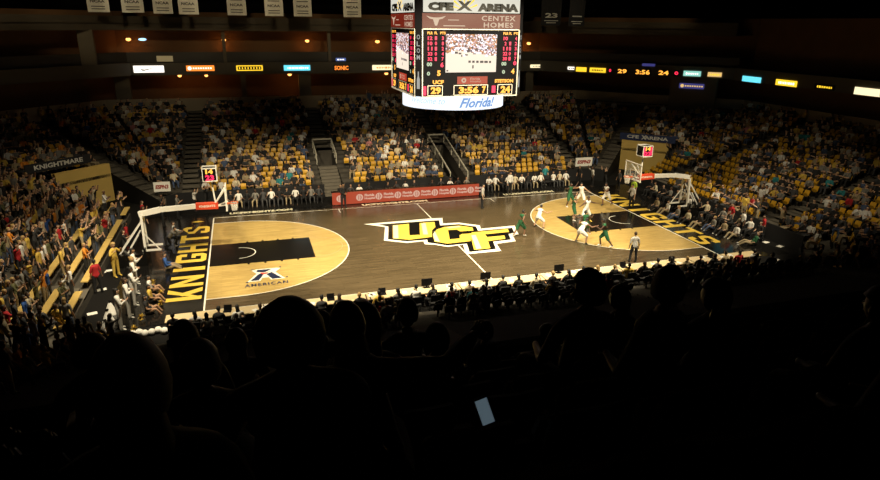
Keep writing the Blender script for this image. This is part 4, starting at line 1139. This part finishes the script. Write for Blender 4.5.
for (seg, k, x, y, z, stnd) in rest:
    pal = LEFTC if seg in ('left', 'nl', 'fl') else FARC
    mp = [14+rnd.choice((0, 0, 0, 1, 1, 2)), PI_[rnd.choice(pal)], PI_[rnd.choice(PAN)], 18+rnd.choice((0, 0, 1, 1, 2))]
    its.append((rnd.choice(LOW_STAND if stnd else LOW_SEAT), (x, y, z), FACE[seg]+rnd.uniform(-.35, .35), rnd.uniform(.92, 1.06), mp))
me, MI = batch(its, 'crowd', '', '')
for m in PALM: me.materials.append(m)
me.polygons.foreach_set('material_index', MI); me.update()
tag(link('crowd', me), 'mass of small distant spectators filling the stands around the court', 'crowd', kind='stuff')

# seats: largest individually, others as one
seatpl = [p for p in seatpl if p[0] != 'near' or p[1] < 3]
occup = {(round(p[2], 2), round(p[3], 2)) for p in people}
lit_s = [p for p in seatpl if p[0] != 'near']; lit_s.sort(key=lambda p: ((round(p[2], 2), round(p[3], 2)) in occup, dist(p[2], p[3], p[4])))
near_s = [p for p in seatpl if p[0] == 'near']
NS = 200
for (seg, k, x, y, z) in lit_s[:NS]:
    o = link('stadium_seat', seat_me, None, (x, y, z), FACE[seg]); lab = 'gold plastic stadium seat %s' % WHERE[seg]
    if (round(x, 2), round(y, 2)) not in occup: lab = 'empty '+lab
    tag(o, lab, 'seat', lab+' row')
sa = (np.array(seat_low.v, 'f'), seat_low.f, seat_low.m)
me, MI = batch([(sa, (x, y, z), FACE[seg], 1, [0, 1]) for (seg, k, x, y, z) in lit_s[NS:]], 'seat_rows', '', '')
me.materials.append(M_seat); me.materials.append(M_seatleg); me.polygons.foreach_set('material_index', MI); me.update()
tag(link('stadium_seat', me), 'countless small gold seats farther up the stands', 'seats', kind='stuff')
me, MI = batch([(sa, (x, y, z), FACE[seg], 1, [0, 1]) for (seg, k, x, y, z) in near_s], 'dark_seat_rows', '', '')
me.materials.append(M_shadeseat); me.materials.append(M_seatleg); me.polygons.foreach_set('material_index', MI); me.update()
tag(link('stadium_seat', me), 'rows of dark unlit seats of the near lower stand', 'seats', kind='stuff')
# student section gold benches
for k in range(3):
    for (y0, y1) in ((-9.7, -5.8), (-4.6, 2.0), (2.2, 5.8), (7.0, 8.8)):
        t = MB(); x = -(19.6+k*T+.16)
        t.lohi((x-.16, y0, Z0+RZ*k+.36), (x+.16, y1, Z0+RZ*k+.42), 0)
        yy = y0+.3
        while yy < y1: t.lohi((x-.03, yy-.03, Z0+RZ*k), (x+.03, yy+.03, Z0+RZ*k+.36), 1); yy += 1.1
        tag(t.build('bleacher_bench', [mat('gold_bench', (.66, .46, .14), .5), M_seatleg]), 'gold bleacher bench, %s row of the left end stand, %s' % (('front', 'second', 'third')[k], {-9.7: 'nearest stretch', -4.6: 'middle stretch', 2.2: 'stretch before far aisle', 7.0: 'farthest stretch'}[y0]), 'bench')

# ------------------------------------------------------------------ detailed people
def person(P, loc, rz, label, top='white', bot='black', skin=0, hair=0, kind='casual', shoe='white', scale=1.0, hands=True, group=None, hi=2, number=None):
    F = figure(P, 1, hi, hands)
    sk = M_skin[skin]
    TM = {'shoe': 1, 'eye': 2, 'lip': 3, 'hair': 4}
    vs, fs = F['v'], F['f']
    me = bpy.data.meshes.new('person'); me.from_pydata([tuple(v) for v in vs], [], fs)
    for m in (sk, CL[shoe], mat('eye_white', (.8, .8, .78), .3), mat('lip', (.3, .08, .06), .5), M_hair[0]): me.materials.append(m)
    me.polygons.foreach_set('material_index', [TM.get(t, 0) for t in F['t']]); me.polygons.foreach_set('use_smooth', [True]*len(fs)); me.update()
    o = link('person', me, None, loc, rz); o.scale = (scale,)*3; tag(o, label, 'person', group)
    hv, hf = F['hair']; hm = bpy.data.meshes.new('hair'); hm.from_pydata([tuple(v) for v in hv], [], hf); hm.materials.append(M_hair[hair]); hm.polygons.foreach_set('use_smooth', [True]*len(hf)); link('hair', hm, o)
    if kind == 'player':
        link('jersey', extract(F, ('shirt',), .016, 'jersey', CL[top]), o); link('shorts', extract(F, ('pants', 'pantlow'), .035, 'shorts', CL[bot]), o)
        link('socks', extract(F, ('shin',), .004, 'socks', CL[top]), o) if False else None
    elif kind == 'dress':
        link('top', extract(F, ('shirt', 'sleeve'), .012, 'top', CL[top]), o); link('skirt', extract(F, ('pants',), .06, 'skirt', CL[bot]), o)
    else:
        link('shirt', extract(F, ('shirt', 'sleeve', 'arm')+(('fore',) if kind == 'long' else ()), .014, 'shirt', CL[top]), o)
        link('trousers', extract(F, ('pants', 'pantlow', 'shin'), .016, 'trousers', CL[bot]), o)
    return o
G = math.atan2
def yaw(dx, dy): return math.atan2(-dx, dy)      # rotate local +y to (dx, dy)
crouch = lambda **k: stand_pose(**{**dict(hp=.74, spine=V((0, .45, 1)), armL=((-.9, .3, -.5), (-.5, .8, .2)), armR=((.9, .3, -.5), (.5, .8, .2)), legL=((-.5, .75, -.8), (-.15, -.5, -1)), legR=((.5, .75, -.8), (.15, -.5, -1)), look=(0, 1, 0)), **k})
run = lambda **k: stand_pose(**{**dict(hp=.88, spine=V((0, .25, 1)), armL=((-.3, .6, -.8), (0, .8, .5)), armR=((.3, -.7, -.8), (.1, .5, -.6)), legL=((-.05, -.5, -1), (0, -.6, -.75)), legR=((.05, .75, -.9), (0, -.15, -1))), **k})
defend = lambda **k: stand_pose(**{**dict(hp=.84, armL=((-1, .2, .1), (-.4, .3, 1)), armR=((1, .2, -.1), (.8, .4, .4)), legL=((-.45, .35, -1), (-.1, -.3, -1)), legR=((.45, .35, -1), (.1, -.3, -1))), **k})
wide = lambda **k: stand_pose(**{**dict(hp=.84, spine=V((0, .2, 1)), armL=((-1, .1, -.45), (-1, .2, -.2)), armR=((1, .1, -.45), (1, .2, -.2)), legL=((-.5, .2, -1), (-.3, -.15, -1)), legR=((.5, .2, -1), (.3, -.15, -1))), **k})
pl = 'player'
person(run(), (4.28, -1.59, .0), yaw(1, .3), 'basketball player in green running right of the centre logo', 'green', 'green', 2, 0, pl, 'white', 1.08)
person(crouch(), (6.2, -.18, 0), yaw(.6, .4), 'player in white crouching at the top of the right three-point arc', 'white', 'white', 1, 0, pl, 'charcoal', 1.06)
person(defend(), (10.76, 4.1, 0), yaw(.4, -1), 'player in dark green with arms up near the far right arc', 'green', 'green', 3, 0, pl, 'white', 1.1)
person(wide(twist=.3), (11.77, 4.12, 0), yaw(-1, -.5), 'player in white beside the dark green one near the far arc', 'white', 'white', 1, 0, pl, 'white', 1.08)
person(run(), (13.45, 3.39, 0), yaw(-1, -.2), 'player in white cutting toward the key from the far right baseline', 'white', 'white', 2, 0, pl, 'charcoal', 1.1)
person(wide(), (9.9, .2, 0), yaw(.3, -1), 'tall player in white with arms spread inside the right key', 'white', 'white', 3, 0, pl, 'gold', 1.16)
person(defend(hp=.86), (9.35, .9, 0), yaw(1, -.5), 'bare armed player in green behind the tall white one in the key', 'green', 'green', 1, 0, pl, 'white', 1.08)
person(crouch(hp=.78, spine=V((.2, .6, 1))), (7.3, -3.8, 0), yaw(1, .5), 'player in white leaning low outside the near right arc', 'white', 'white', 2, 0, pl, 'black', 1.12)
person(run(hp=.86), (8.45, -4.69, 0), yaw(-1, .6), 'player in dark green at the near edge of the right arc', 'green', 'green', 3, 0, pl, 'white', 1.1)
person(crouch(), (8.5, -2.3, 0), yaw(.2, 1), 'player in dark green low at the near corner of the key', 'green', 'green', 3, 0, pl, 'white', 1.06)
person(stand_pose(), (4.3, 5.26, 0), yaw(1, -.6), 'referee in pale grey shirt near the far sideline', 'silver', 'black', 0, 0, 'casual', 'black', 1.06)
person(stand_pose(legL=((-.15, .1, -1), (-.08, -.05, -1))), (8.69, -7.4, 0), yaw(.2, 1), 'referee in pale grey shirt on the near sideline seen from behind', 'silver', 'black', 0, 1, 'casual', 'black', 1.06)
person(stand_pose(armR=((.4, .3, -1), (-.3, .7, .2))), (14.96, 2.43, 0), yaw(-1, -.3), 'referee in pale grey shirt standing under the right basket', 'silver', 'black', 1, 0, 'casual', 'black', 1.06)
person(stand_pose(armL=((-.4, .1, -1), (.5, .5, -.2)), armR=((.4, .1, -1), (-.5, .5, -.2))), (-5.4, 7.95, 0), yaw(.5, -1), 'person in a black suit standing at the left end of the red board', 'black', 'black', 1, 0, 'long', 'black', 1.08)
person(stand_pose(), (7.84, 8.55, 0), yaw(.3, -1), 'person in white shirt standing before the right bench', 'white', 'black', 0, 1, 'long', 'black', 1.06)
person(stand_pose(), (16.4, 4.4, 0), yaw(-1, -.3), 'person in a yellow shirt standing behind the right basket', 'lime', 'charcoal', 1, 0)
# cheer team at the left baseline
CH = [(-17.66, -8.6, 'nearest the camera in the cheer line'), (-17.5, -7.4, 'second from the near end of the cheer line'), (-17.46, -6.05, 'third from the near end of the cheer line'), (-17.6, -4.6, 'fourth from the near end of the cheer line'), (-17.75, -3.3, 'farthest in the cheer line by the hoop')]
for i, (x, y, l) in enumerate(CH):
    person(stand_pose(armL=((-.5, .1, -.9), (.7, .5, .1)), armR=((.5, .1, -.9), (-.7, .5, .1)) if i % 2 else ((.4, .3, -1), (0, .6, .5)), bun=True, spine=V((0, .03, 1)), long=i % 2 == 0), (x, y, -.0), yaw(1, .25), 'cheerleader in white and grey, '+l, 'white', 'silver', (0, 1, 2, 0, 1)[i], (0, 1, 0, 2, 0)[i], 'long', 'white', 1.13)
CH2 = [(-16.6, -7.2, 'black', 'sitting nearest the near corner'), (-16.6, -5.9, 'gold', 'sitting beyond the first seated one'), (-16.75, -4.7, 'white', 'sitting farthest toward the hoop')]
for x, y, c, l in CH2:
    person(seat_pose(hp=.14, legL=((-.3, 1, .5), (.1, .6, -.9)), legR=((.3, 1, .5), (-.1, .6, -.9)), long=True), (x-.15, y, 0), yaw(1, 0), 'cheerleader in a %s top on the left baseline floor, %s' % (c, l), c, 'black', 1, 0, 'dress', 'white')
def pom(x, y, z, lab, c='gold'):
    m = MB()
    for i in range(46):
        a = V((rnd.gauss(0, 1), rnd.gauss(0, 1), rnd.gauss(0, 1))).normalized(); b = a.cross(V((.3, .5, .8))).normalized()*.02
        e = a*rnd.uniform(.13, .19); m.add([a*.02-b, a*.02+b, e+b, e-b], [(0, 1, 2, 3)])
    tag(m.build('pom_pom', CL[c], None, (x, y, z)), lab, 'pom-pom')
pom(-16.95, -7.9, .16, 'gold pom-pom on the floor by the near end of the cheer line'); pom(-17.1, -9.0, .16, 'gold pom-pom on the floor nearest the camera'); pom(-16.3, -6.5, .17, 'gold pom-pom between the two seated cheerleaders')
pom(-16.4, -5.2, .17, 'gold pom-pom in front of the white topped seated cheerleader'); pom(-16.9, -3.7, .17, 'gold pom-pom by the hoop base')
# white cone megaphones
for i, (x, y) in enumerate(((-18.2, -8.85), (-18.3, -7.75), (-18.35, -6.8))):
    t = empty('megaphone', (x, y, 0), label='white cone megaphone standing on the floor, '+('nearest of three', 'middle of three', 'farthest of three')[i], cat='megaphone')
    m = MB(); m.tube([(0, 0, 0), (0, 0, .06), (0, 0, .56)], [.27, .26, .06], 18); m.build('cone', M_paper, t, smooth=False)
    m = MB(); m.tube([(0, 0, .56), (0, 0, .64)], [.06, .08], 12); m.build('mouthpiece', M_black, t)
# bundle of white pom-poms/bags
for i in range(7):
    x = -17.1+.28*i*.9; y = -9.45+.1*math.sin(i*2); m = MB(); m.ell((0, 0, .14), (.17, .15, .15), 9, 6)
    for k_, v in enumerate(m.v): m.v[k_] = (v[0]*(1+.15*math.sin(9*v[2]+i)), v[1]*(1+.15*math.cos(20*v[0])), max(0, v[2]))
    tag(m.build('white_bundle', M_paper, None, (x, y, 0 if y > -8.6 else -.02), i*.7, smooth=True), 'crumpled white bundle in the row at the near left corner', 'bundle', 'row of white bundles on the floor')
m = MB(); m.bar((-18.1, -9.95, .035), (-17.4, -9.45, .035), .22, .1); tag(m.build('gold_mat', CL['cream'], None, (0, 0, -.0)), 'short yellow mat beside the white bundles', 'mat')
# people by the left stand
person(stand_pose(armL=((-.6, .3, -.6), (.5, .5, .6)), armR=((.6, .3, -.6), (-.5, .5, .6)), hairr=1.35), (-18.86, -1.92, -.02), yaw(.8, -.5), 'person dressed all in gold standing before the left stand', 'gold', 'gold', 0, 2, 'long', 'gold', 1.1)
person(stand_pose(twist=.5), (-19.35, -4.0, -.02), yaw(-.3, 1), 'person in a bright red shirt before the left front bench', 'red', 'black', 1, 0, 'casual', 'black', 1.03)
person(stand_pose(hp=.6, spine=V((0, .7, 1)), legL=((-.2, 1, -.2), (0, -.3, -1)), legR=((.2, .3, -1), (0, -1, -.3)), armL=((-.2, .8, -.4), (.2, .8, .3)), armR=((.2, .8, -.4), (-.2, .8, .3))), (-16.6, 2.2, 0), yaw(1, -.2), 'photographer in grey kneeling beyond the left hoop base', 'grey', 'black', 1, 0, 'long', 'black')
person(seat_pose(hp=.16, legL=((-.2, 1, .3), (0, .8, -.6)), legR=((.2, 1, .3), (0, .8, -.6))), (-16.45, -1.6, 0), yaw(1, .1), 'photographer in a blue top sitting by the left baseline', 'blue', 'khaki', 0, 1, 'long', 'black')
person(seat_pose(hp=.16, legL=((-.2, 1, .3), (0, .8, -.6)), legR=((.2, 1, .3), (0, .8, -.6))), (-16.5, 4.3, 0), yaw(1, .1), 'photographer in white sitting at the far part of the left baseline', 'white', 'black', 0, 1, 'long', 'black')
# people behind the right baseline
RB = [(16.6, 1.7, 'khaki'), (16.8, .7, 'white'), (16.6, -.7, 'grey'), (16.7, -1.7, 'cream'), (16.9, -2.7, 'black'), (17.3, -3.5, 'grey'), (17.4, -4.4, 'khaki'), (17.6, -5.3, 'white')]
for i, (x, y, c) in enumerate(RB):
    person(seat_pose(hp=.16, legL=((-.3, 1, .5), (.1, .7, -.8)), legR=((.3, 1, .5), (-.1, .7, -.8)), long=i % 2 == 0), (x, y, 0), yaw(-1, .1*(i % 3)), 'person in %s top on the floor behind the right baseline, %s from its far end' % (c, ('first', 'second', 'third', 'fourth', 'fifth', 'sixth', 'seventh', 'eighth')[i]), c, ('black', 'khaki', 'denim')[i % 3], (0, 1, 0, 2)[i % 4], i % 3, 'casual')
person(stand_pose(), (18.75, -3.4, -.02), yaw(-1, 0), 'person in a red shirt standing behind the right baseline row', 'red', 'khaki', 0, 1)
person(seat_pose(hp=.16, spine=V((0, -.6, 1)), legL=((-.3, 1, .3), (.1, .7, -.5)), legR=((.3, 1, .3), (-.1, .7, -.5))), (17.5, -6.8, 0), yaw(-.9, .6), 'person in green reclining on the floor by the right corner', 'green', 'khaki', 0, 1)
person(stand_pose(), (18.3, -5.0, 0), yaw(-1, .3), 'person in a white shirt standing by the right corner', 'white', 'black', 2, 0)
person(stand_pose(), (19.0, -6.0, -.02), yaw(-1, .5), 'person in dark red standing at the right corner of the floor', 'red', 'black', 1, 0, scale=.95)

# folding chairs
EXTRA = True
def chair_mb():
    m = MB(); m.box((0, .02, .45), (.44, .42, .05)); m.box((0, -.21, .76), (.44, .04, .32), rot=Matrix.Rotation(.12, 3, 'X')); return m
ch_s = MB(); ch_s.box((0, .02, .45), (.44, .42, .05)); ch_s = ch_s.mesh('seat', M_cloth)
ch_b = MB(); ch_b.box((0, -.21, .76), (.44, .04, .32), rot=Matrix.Rotation(.12, 3, 'X')); ch_b = ch_b.mesh('backrest', M_cloth)
def leg_me(x):
    l = MB(); l.tube([(x, -.22, .85), (x, -.16, .45), (x, .2, 0)], .014, 5); l.tube([(x, .2, .43), (x, -.22, 0)], .014, 5); return l.mesh('leg', M_seatleg)
ch_l = [leg_me(-.21), leg_me(.21)]
def chair(x, y, rz, lab, grp):
    t = empty('folding_chair', (x, y, 0), rz, label=lab, cat='chair', group=grp)
    link('seat', ch_s, t); link('backrest', ch_b, t)
    for l in ch_l: link('leg', l, t)
def bench_row(x0, x1, y, n, cols, lab, grp, face_=PI, skip=()):
    for i in range(n):
        x = x0+(x1-x0)*i/(n-1)
        chair(x, y, face_, 'black folding chair in the '+grp, 'chairs of the '+grp)
        if i in skip: continue
        c = cols[i % len(cols)]; b = rnd.choice(('black', 'charcoal', 'khaki')); me = rnd.choice(MED_SEAT)
        lab2 = 'person in %s seated in the %s' % (c, grp)
        crowd_person(me, (x, y, -.02), face_+rnd.uniform(-.2, .2), c, b, M_skin[rnd.choice((0, 1, 2, 3))], M_hair[rnd.choice((0, 0, 1))], lab2, lab2+' group')
bench_row(-13.2, -6.9, 10.0, 12, ['black', 'white', 'black', 'grey', 'charcoal', 'white', 'black'], '', 'left team bench')
bench_row(6.6, 13.5, 9.9, 13, ['white', 'white', 'black', 'white', 'cream', 'white', 'black'], '', 'right team bench', skip=(9,))
person(stand_pose(), (11.8, 10.4, 0), yaw(0, -1), 'person in a bright teal shirt standing behind the right bench', 'teal', 'black', 0, 1)
bench_row(-5.3, 4.7, 9.85, 15, ['black', 'charcoal', 'white', 'black', 'grey'], '', 'scorers row behind the red board', skip=(4, 9))
for i in range(15):
    y = -6.2+.82*i; c = ('black', 'white', 'khaki', 'charcoal', 'grey', 'black', 'cream')[i % 7]
    chair(18.55, y, PI/2, 'black folding chair in the row before the right end stand', 'chairs before the right end stand')
    lab2 = 'person in %s seated in the floor row before the right end stand' % c
    crowd_person(MED_SEAT[i*2 % 5], (18.5, y, -.02), PI/2+rnd.uniform(-.3, .3), c, 'black', M_skin[i % 3], M_hair[i % 2], lab2, lab2+' group')
for i, (x, y, c) in enumerate(((-18.2, 4.6, 'black'), (-18.4, 5.6, 'charcoal'), (-17.4, 6.6, 'black'), (-18.6, 7.0, 'red'), (-16.6, 8.2, 'grey'), (-17.6, 8.4, 'black'), (-15.6, 9.6, 'white'), (-14.9, 10.2, 'black'), (-18.9, 2.4, 'red'), (-18.8, .8, 'black'),
        (14.6, 9.6, 'black'), (15.5, 9.0, 'white'), (16.2, 8.2, 'black'), (17.0, 7.4, 'charcoal'), (17.4, 6.2, 'grey'))):
    lab2 = 'person in %s standing on the black floor by the far %s corner' % (c, 'left' if x < 0 else 'right')
    crowd_person(MED_STAND[i*3 % 5], (x, y, -.02 if abs(x) > 18.6 or y > 9 else 0), (-.6 if x < 0 else .6)*2.6+rnd.uniform(-.4, .4), c, 'black', M_skin[i % 3], M_hair[i % 2], lab2, lab2+' group')
# second rows by the bowl front
# press row on the near side, seen from behind
press_cols = ['black', 'white', 'black', 'white', 'cream', 'black', 'black', 'charcoal', 'black', 'black', 'gold', 'grey', 'white', 'charcoal', 'white', 'khaki', 'white', 'black', 'black', 'cream', 'black', 'black', 'charcoal', 'white', 'black', 'gold', 'black', 'charcoal', 'black', 'khaki', 'black', 'black', 'khaki', 'red', 'white']
for i, c in enumerate(press_cols):
    x = -15.3+i*.865
    if i == 29: c = 'khaki'
    if x > 14.6: break
    chair(x, -10.55, 0, 'black folding chair behind the near press tables', 'chairs behind the press tables')
    lab2 = 'person in %s seen from behind at the near press tables' % c
    crowd_person(MED_SEAT[(i*3) % 5], (x, -10.45, -.02), rnd.uniform(-.3, .3), c, 'black', M_skin[rnd.choice((0, 1, 2))], M_hair[rnd.choice((0, 0, 1, 2))], lab2, lab2+' group', 1.07)
for i in range(26):
    x = -14.6+i*1.13
    if x > 16: break
    c = rnd.choice(('black', 'charcoal', 'black', 'olive', 'grey'))
    if rnd.random() < .25: continue
    lab2 = 'person in %s in the second row behind the press tables' % c
    crowd_person(rnd.choice(MED_SEAT), (x, -11.3, -.02), rnd.uniform(-.5, .5), c, 'black', M_skin[rnd.choice((0, 1, 2))], M_hair[rnd.choice((0, 1))], lab2, lab2+' group') if False else None

# ------------------------------------------------------------------ camera side upper deck
DK = MB()
for r in range(-1, 10):
    yf = -36.3+.8*r; z = 11.62-.42*r
    DK.add([(-30, yf-.35, z), (30, yf-.35, z), (30, yf+.45, z), (-30, yf+.45, z), (-30, yf+.45, z-.42), (30, yf+.45, z-.42)], [(0, 1, 2, 3), (3, 2, 5, 4)])
DK.lohi((-30, -28.75, 6.6), (30, -28.55, 8.3))
tag(DK.build('floor_upper_deck', M_darkwall), kind='structure', label='stepped dark upper deck in front of the camera')
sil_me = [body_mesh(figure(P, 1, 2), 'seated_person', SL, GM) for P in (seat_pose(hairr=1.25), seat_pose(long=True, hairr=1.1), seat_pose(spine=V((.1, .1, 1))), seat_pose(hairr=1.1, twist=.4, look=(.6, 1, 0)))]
def px_of(p):
    d = V(p)-CAMP; z = d.dot(fwd); return 440+FPX*d.dot(r2)/z, 240-FPX*d.dot(u2)/z
SPEC = [(-11.72, 3, 11.71, 0, 1.25, 'big round dark hair seated just below the camera'), (-11.30, 4, 11.31, 1, 1, 'long dark hair just right of the big haired one'), (-13.02, 6, 10.57, 3, 1.1, 'short hair in front of the left stand bench'),
        (-12.38, 6, 10.59, 1, 1, 'long hair in front of the K on the floor'), (-12.75, 5, 10.86, 2, 1, 'short hair just left of the long haired one by the K'), (-9.47, 5, 10.98, 0, 1.05, 'dark hair rising over the press tables right of the midline'),
        (-9.41, 4, 11.32, 3, 1.1, 'short hair rising over the press tables near the referee'), (-9.03, 4, 11.2, 1, 1, 'long hair just right of the one by the referee'), (-9.45, 2, 11.72, 2, 1, 'short hair, largest at the right'),
        (-12.05, 7, 10.09, 1, 1, 'long hair between the K and the big haired one'),
        (-10.67, 6, 10.5, 2, 1, 'short hair below the halfway line, left'), (-10.64, 5, 10.72, 1, 1, 'long hair below the halfway line, nearer'), (-9.63, 7, 9.84, 3, 1, 'short hair below the centre monitor'),
        (-9.34, 6, 10.14, 0, 1, 'round hair above the phone'), (-8.64, 6, 10.45, 1, 1, 'long hair between the two right silhouettes'), (-11.31, 7, 10.1, 2, 1, 'short hair right behind the long haired one'), (-8.67, 3, 11.42, 0, 1, 'round hair at the right edge')]
taken = set()
def dfl(r): return 11.62-.42*r
for x, r, top, vi, wd, lab in SPEC:
    sc = (top-dfl(r))/1.27
    o = crowd_person(sil_me[vi], (x, -36.3+.8*r-.1, dfl(r)), .1, 'black', 'black', M_skin[3], M_hair[0], 'silhouetted spectator with '+lab, None, sc)  # deep skin and black clothes put the shade into the colours
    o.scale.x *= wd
    taken.add((r, round(x, 1)))
deckp = []
for r in range(2, 9):
    yf = -36.3+.8*r; z = dfl(r); x = -25
    while x < 20:
        x += .56
        hx0, hy0 = px_of((x, yf, z+1.3))
        if not (-40 < hx0 < 920): continue
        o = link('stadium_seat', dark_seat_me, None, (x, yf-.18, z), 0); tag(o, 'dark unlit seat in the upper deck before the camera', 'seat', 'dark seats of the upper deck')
        if any(rr == r and abs(x-xx) < .5 for rr, xx in taken): continue
        if r > 6 or hy0 < 306 or rnd.random() < .35 or (r <= 3 and -11.7 < x < -10.1): continue
        if x < -12.2: continue
        deckp.append((x, r))
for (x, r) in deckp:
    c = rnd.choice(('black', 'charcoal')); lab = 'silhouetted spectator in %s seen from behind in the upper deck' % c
    crowd_person(rnd.choice(sil_me), (x, -36.3+.8*r-.1, dfl(r)), rnd.uniform(-.25, .25), c, 'black', M_skin[3], M_hair[0], lab, lab+' group', rnd.uniform(.93, 1.0))  # same darkened colours, standing in for the deck's shade

# person holding a phone
hold = person(seat_pose(spine=V((-.1, .5, 1)), armR=((1, .1, -.1), (.6, .6, .1)), armL=((-.3, .5, -1), (.5, .8, .2)), long=True), (-11.38, -36.3+.8*3-.05, dfl(3)-.05), 0, 'silhouetted person in the upper deck holding up a lit phone', 'black', 'black', 3, 0, 'long', 'black')  # skin and clothes coloured dark to read as shade
ph = empty('smartphone', (-10.79, -33.8+.02, 10.93), label='phone with a dim bluish screen held up in the dark deck', cat='phone')
RT = Matrix.Rotation(-.25, 4, 'Y')@Matrix.Rotation(-.45, 4, 'X')
m = MB(); m.box((0, 0, 0), (.072, .01, .148)); m.xf(lambda v: RT@v); m.build('phone_body', M_case, ph)
m = MB(); put_rect(m, .064, .125, (0, -.0055, 0), SOUTH, 0, .001); m.xf(lambda v: RT@v); m.build('phone_screen', emi('phone_glow', (.35, .5, .6), .17), ph)

# ------------------------------------------------------------------ light
def spot(x, y, z, tx, ty, tz, e, half, blend, col=(1, .85, .58), r=.5):
    l = bpy.data.lights.new('arena_or_fill_spot', 'SPOT'); l.energy = e; l.spot_size = 2*math.radians(half); l.spot_blend = blend; l.color = col; l.shadow_soft_size = r  # serves the arena lights and the added fill spots
    o = bpy.data.objects.new('arena_or_fill_spot', l); COL.objects.link(o); o.location = (x, y, z)
    d = V((tx-x, ty-y, tz-z)); o.rotation_euler = d.to_track_quat('-Z', 'Y').to_euler()
for x, tx in ((-16, -10), (-9, -3.5), (-3, 0), (3, 0), (9, 3.5), (16, 10)):
    spot(x, -13, 19, tx, -.3, 0, 15500, 30.5, .2, r=.5)
for x, tx in ((-15, -9), (-8.5, -2.5), (8.5, 2.5), (15, 9)):
    spot(x, 11, 19, tx*.9, -1.5, 0, 4500, 21, .35, r=.8)
for x in (-14, 0, 14):
    spot(x, -3.5, 19.5, x*1.05, 12, 0, 5600, 24, .95, r=.8)
    spot(x*1.2, 4, 19, x*1.3, 28, 5.2, 1700, 15, 1, r=.8)  # added fill to lift the top rows and parapet
spot(-16.5, -9, 19, -19, -5.2, 0, 10500, 21.5, .3, r=.5)  # added spot to brighten the near left floor corner
spot(-9, -6, 19, -21, 1, 1, 3400, 26, .8, r=.8)
for sx in (-1, 1): spot(sx*14, -4, 19, sx*23.5, 12.5, 1.5, 3600, 12, .8, r=.6)  # added pair to brighten the gold corner walls
spot(9, -6, 19, 21, 2, 1, 3800, 27, 1, r=.8)
spot(12, -10, 19, 23, -5, 1, 4200, 20, .8, r=.8)
w = bpy.data.worlds.new('world'); S.world = w; w.use_nodes = True
w.node_tree.nodes['Background'].inputs['Color'].default_value = (1, .8, .55, 1); w.node_tree.nodes['Background'].inputs['Strength'].default_value = .0
# added spots stand in for stray light on the roof edge and hanging banners
for x in range(-30, 34, 6):
    spot(x, 8, 18, x, 29.5, 13.0, 1900 if x < 10 else 1200, 15, .8, (1, .82, .52))
print('PEOPLE', sum(o.name.split('.')[0] == 'person' for o in bpy.data.objects), 'SEATS', sum(o.name.split('.')[0] == 'stadium_seat' for o in bpy.data.objects))
S.view_settings.view_transform = 'Standard'; S.view_settings.look = 'None'; S.view_settings.gamma = 1; S.view_settings.use_curve_mapping = False
S.view_settings.exposure = 0.0
bpy.context.view_layer.update()
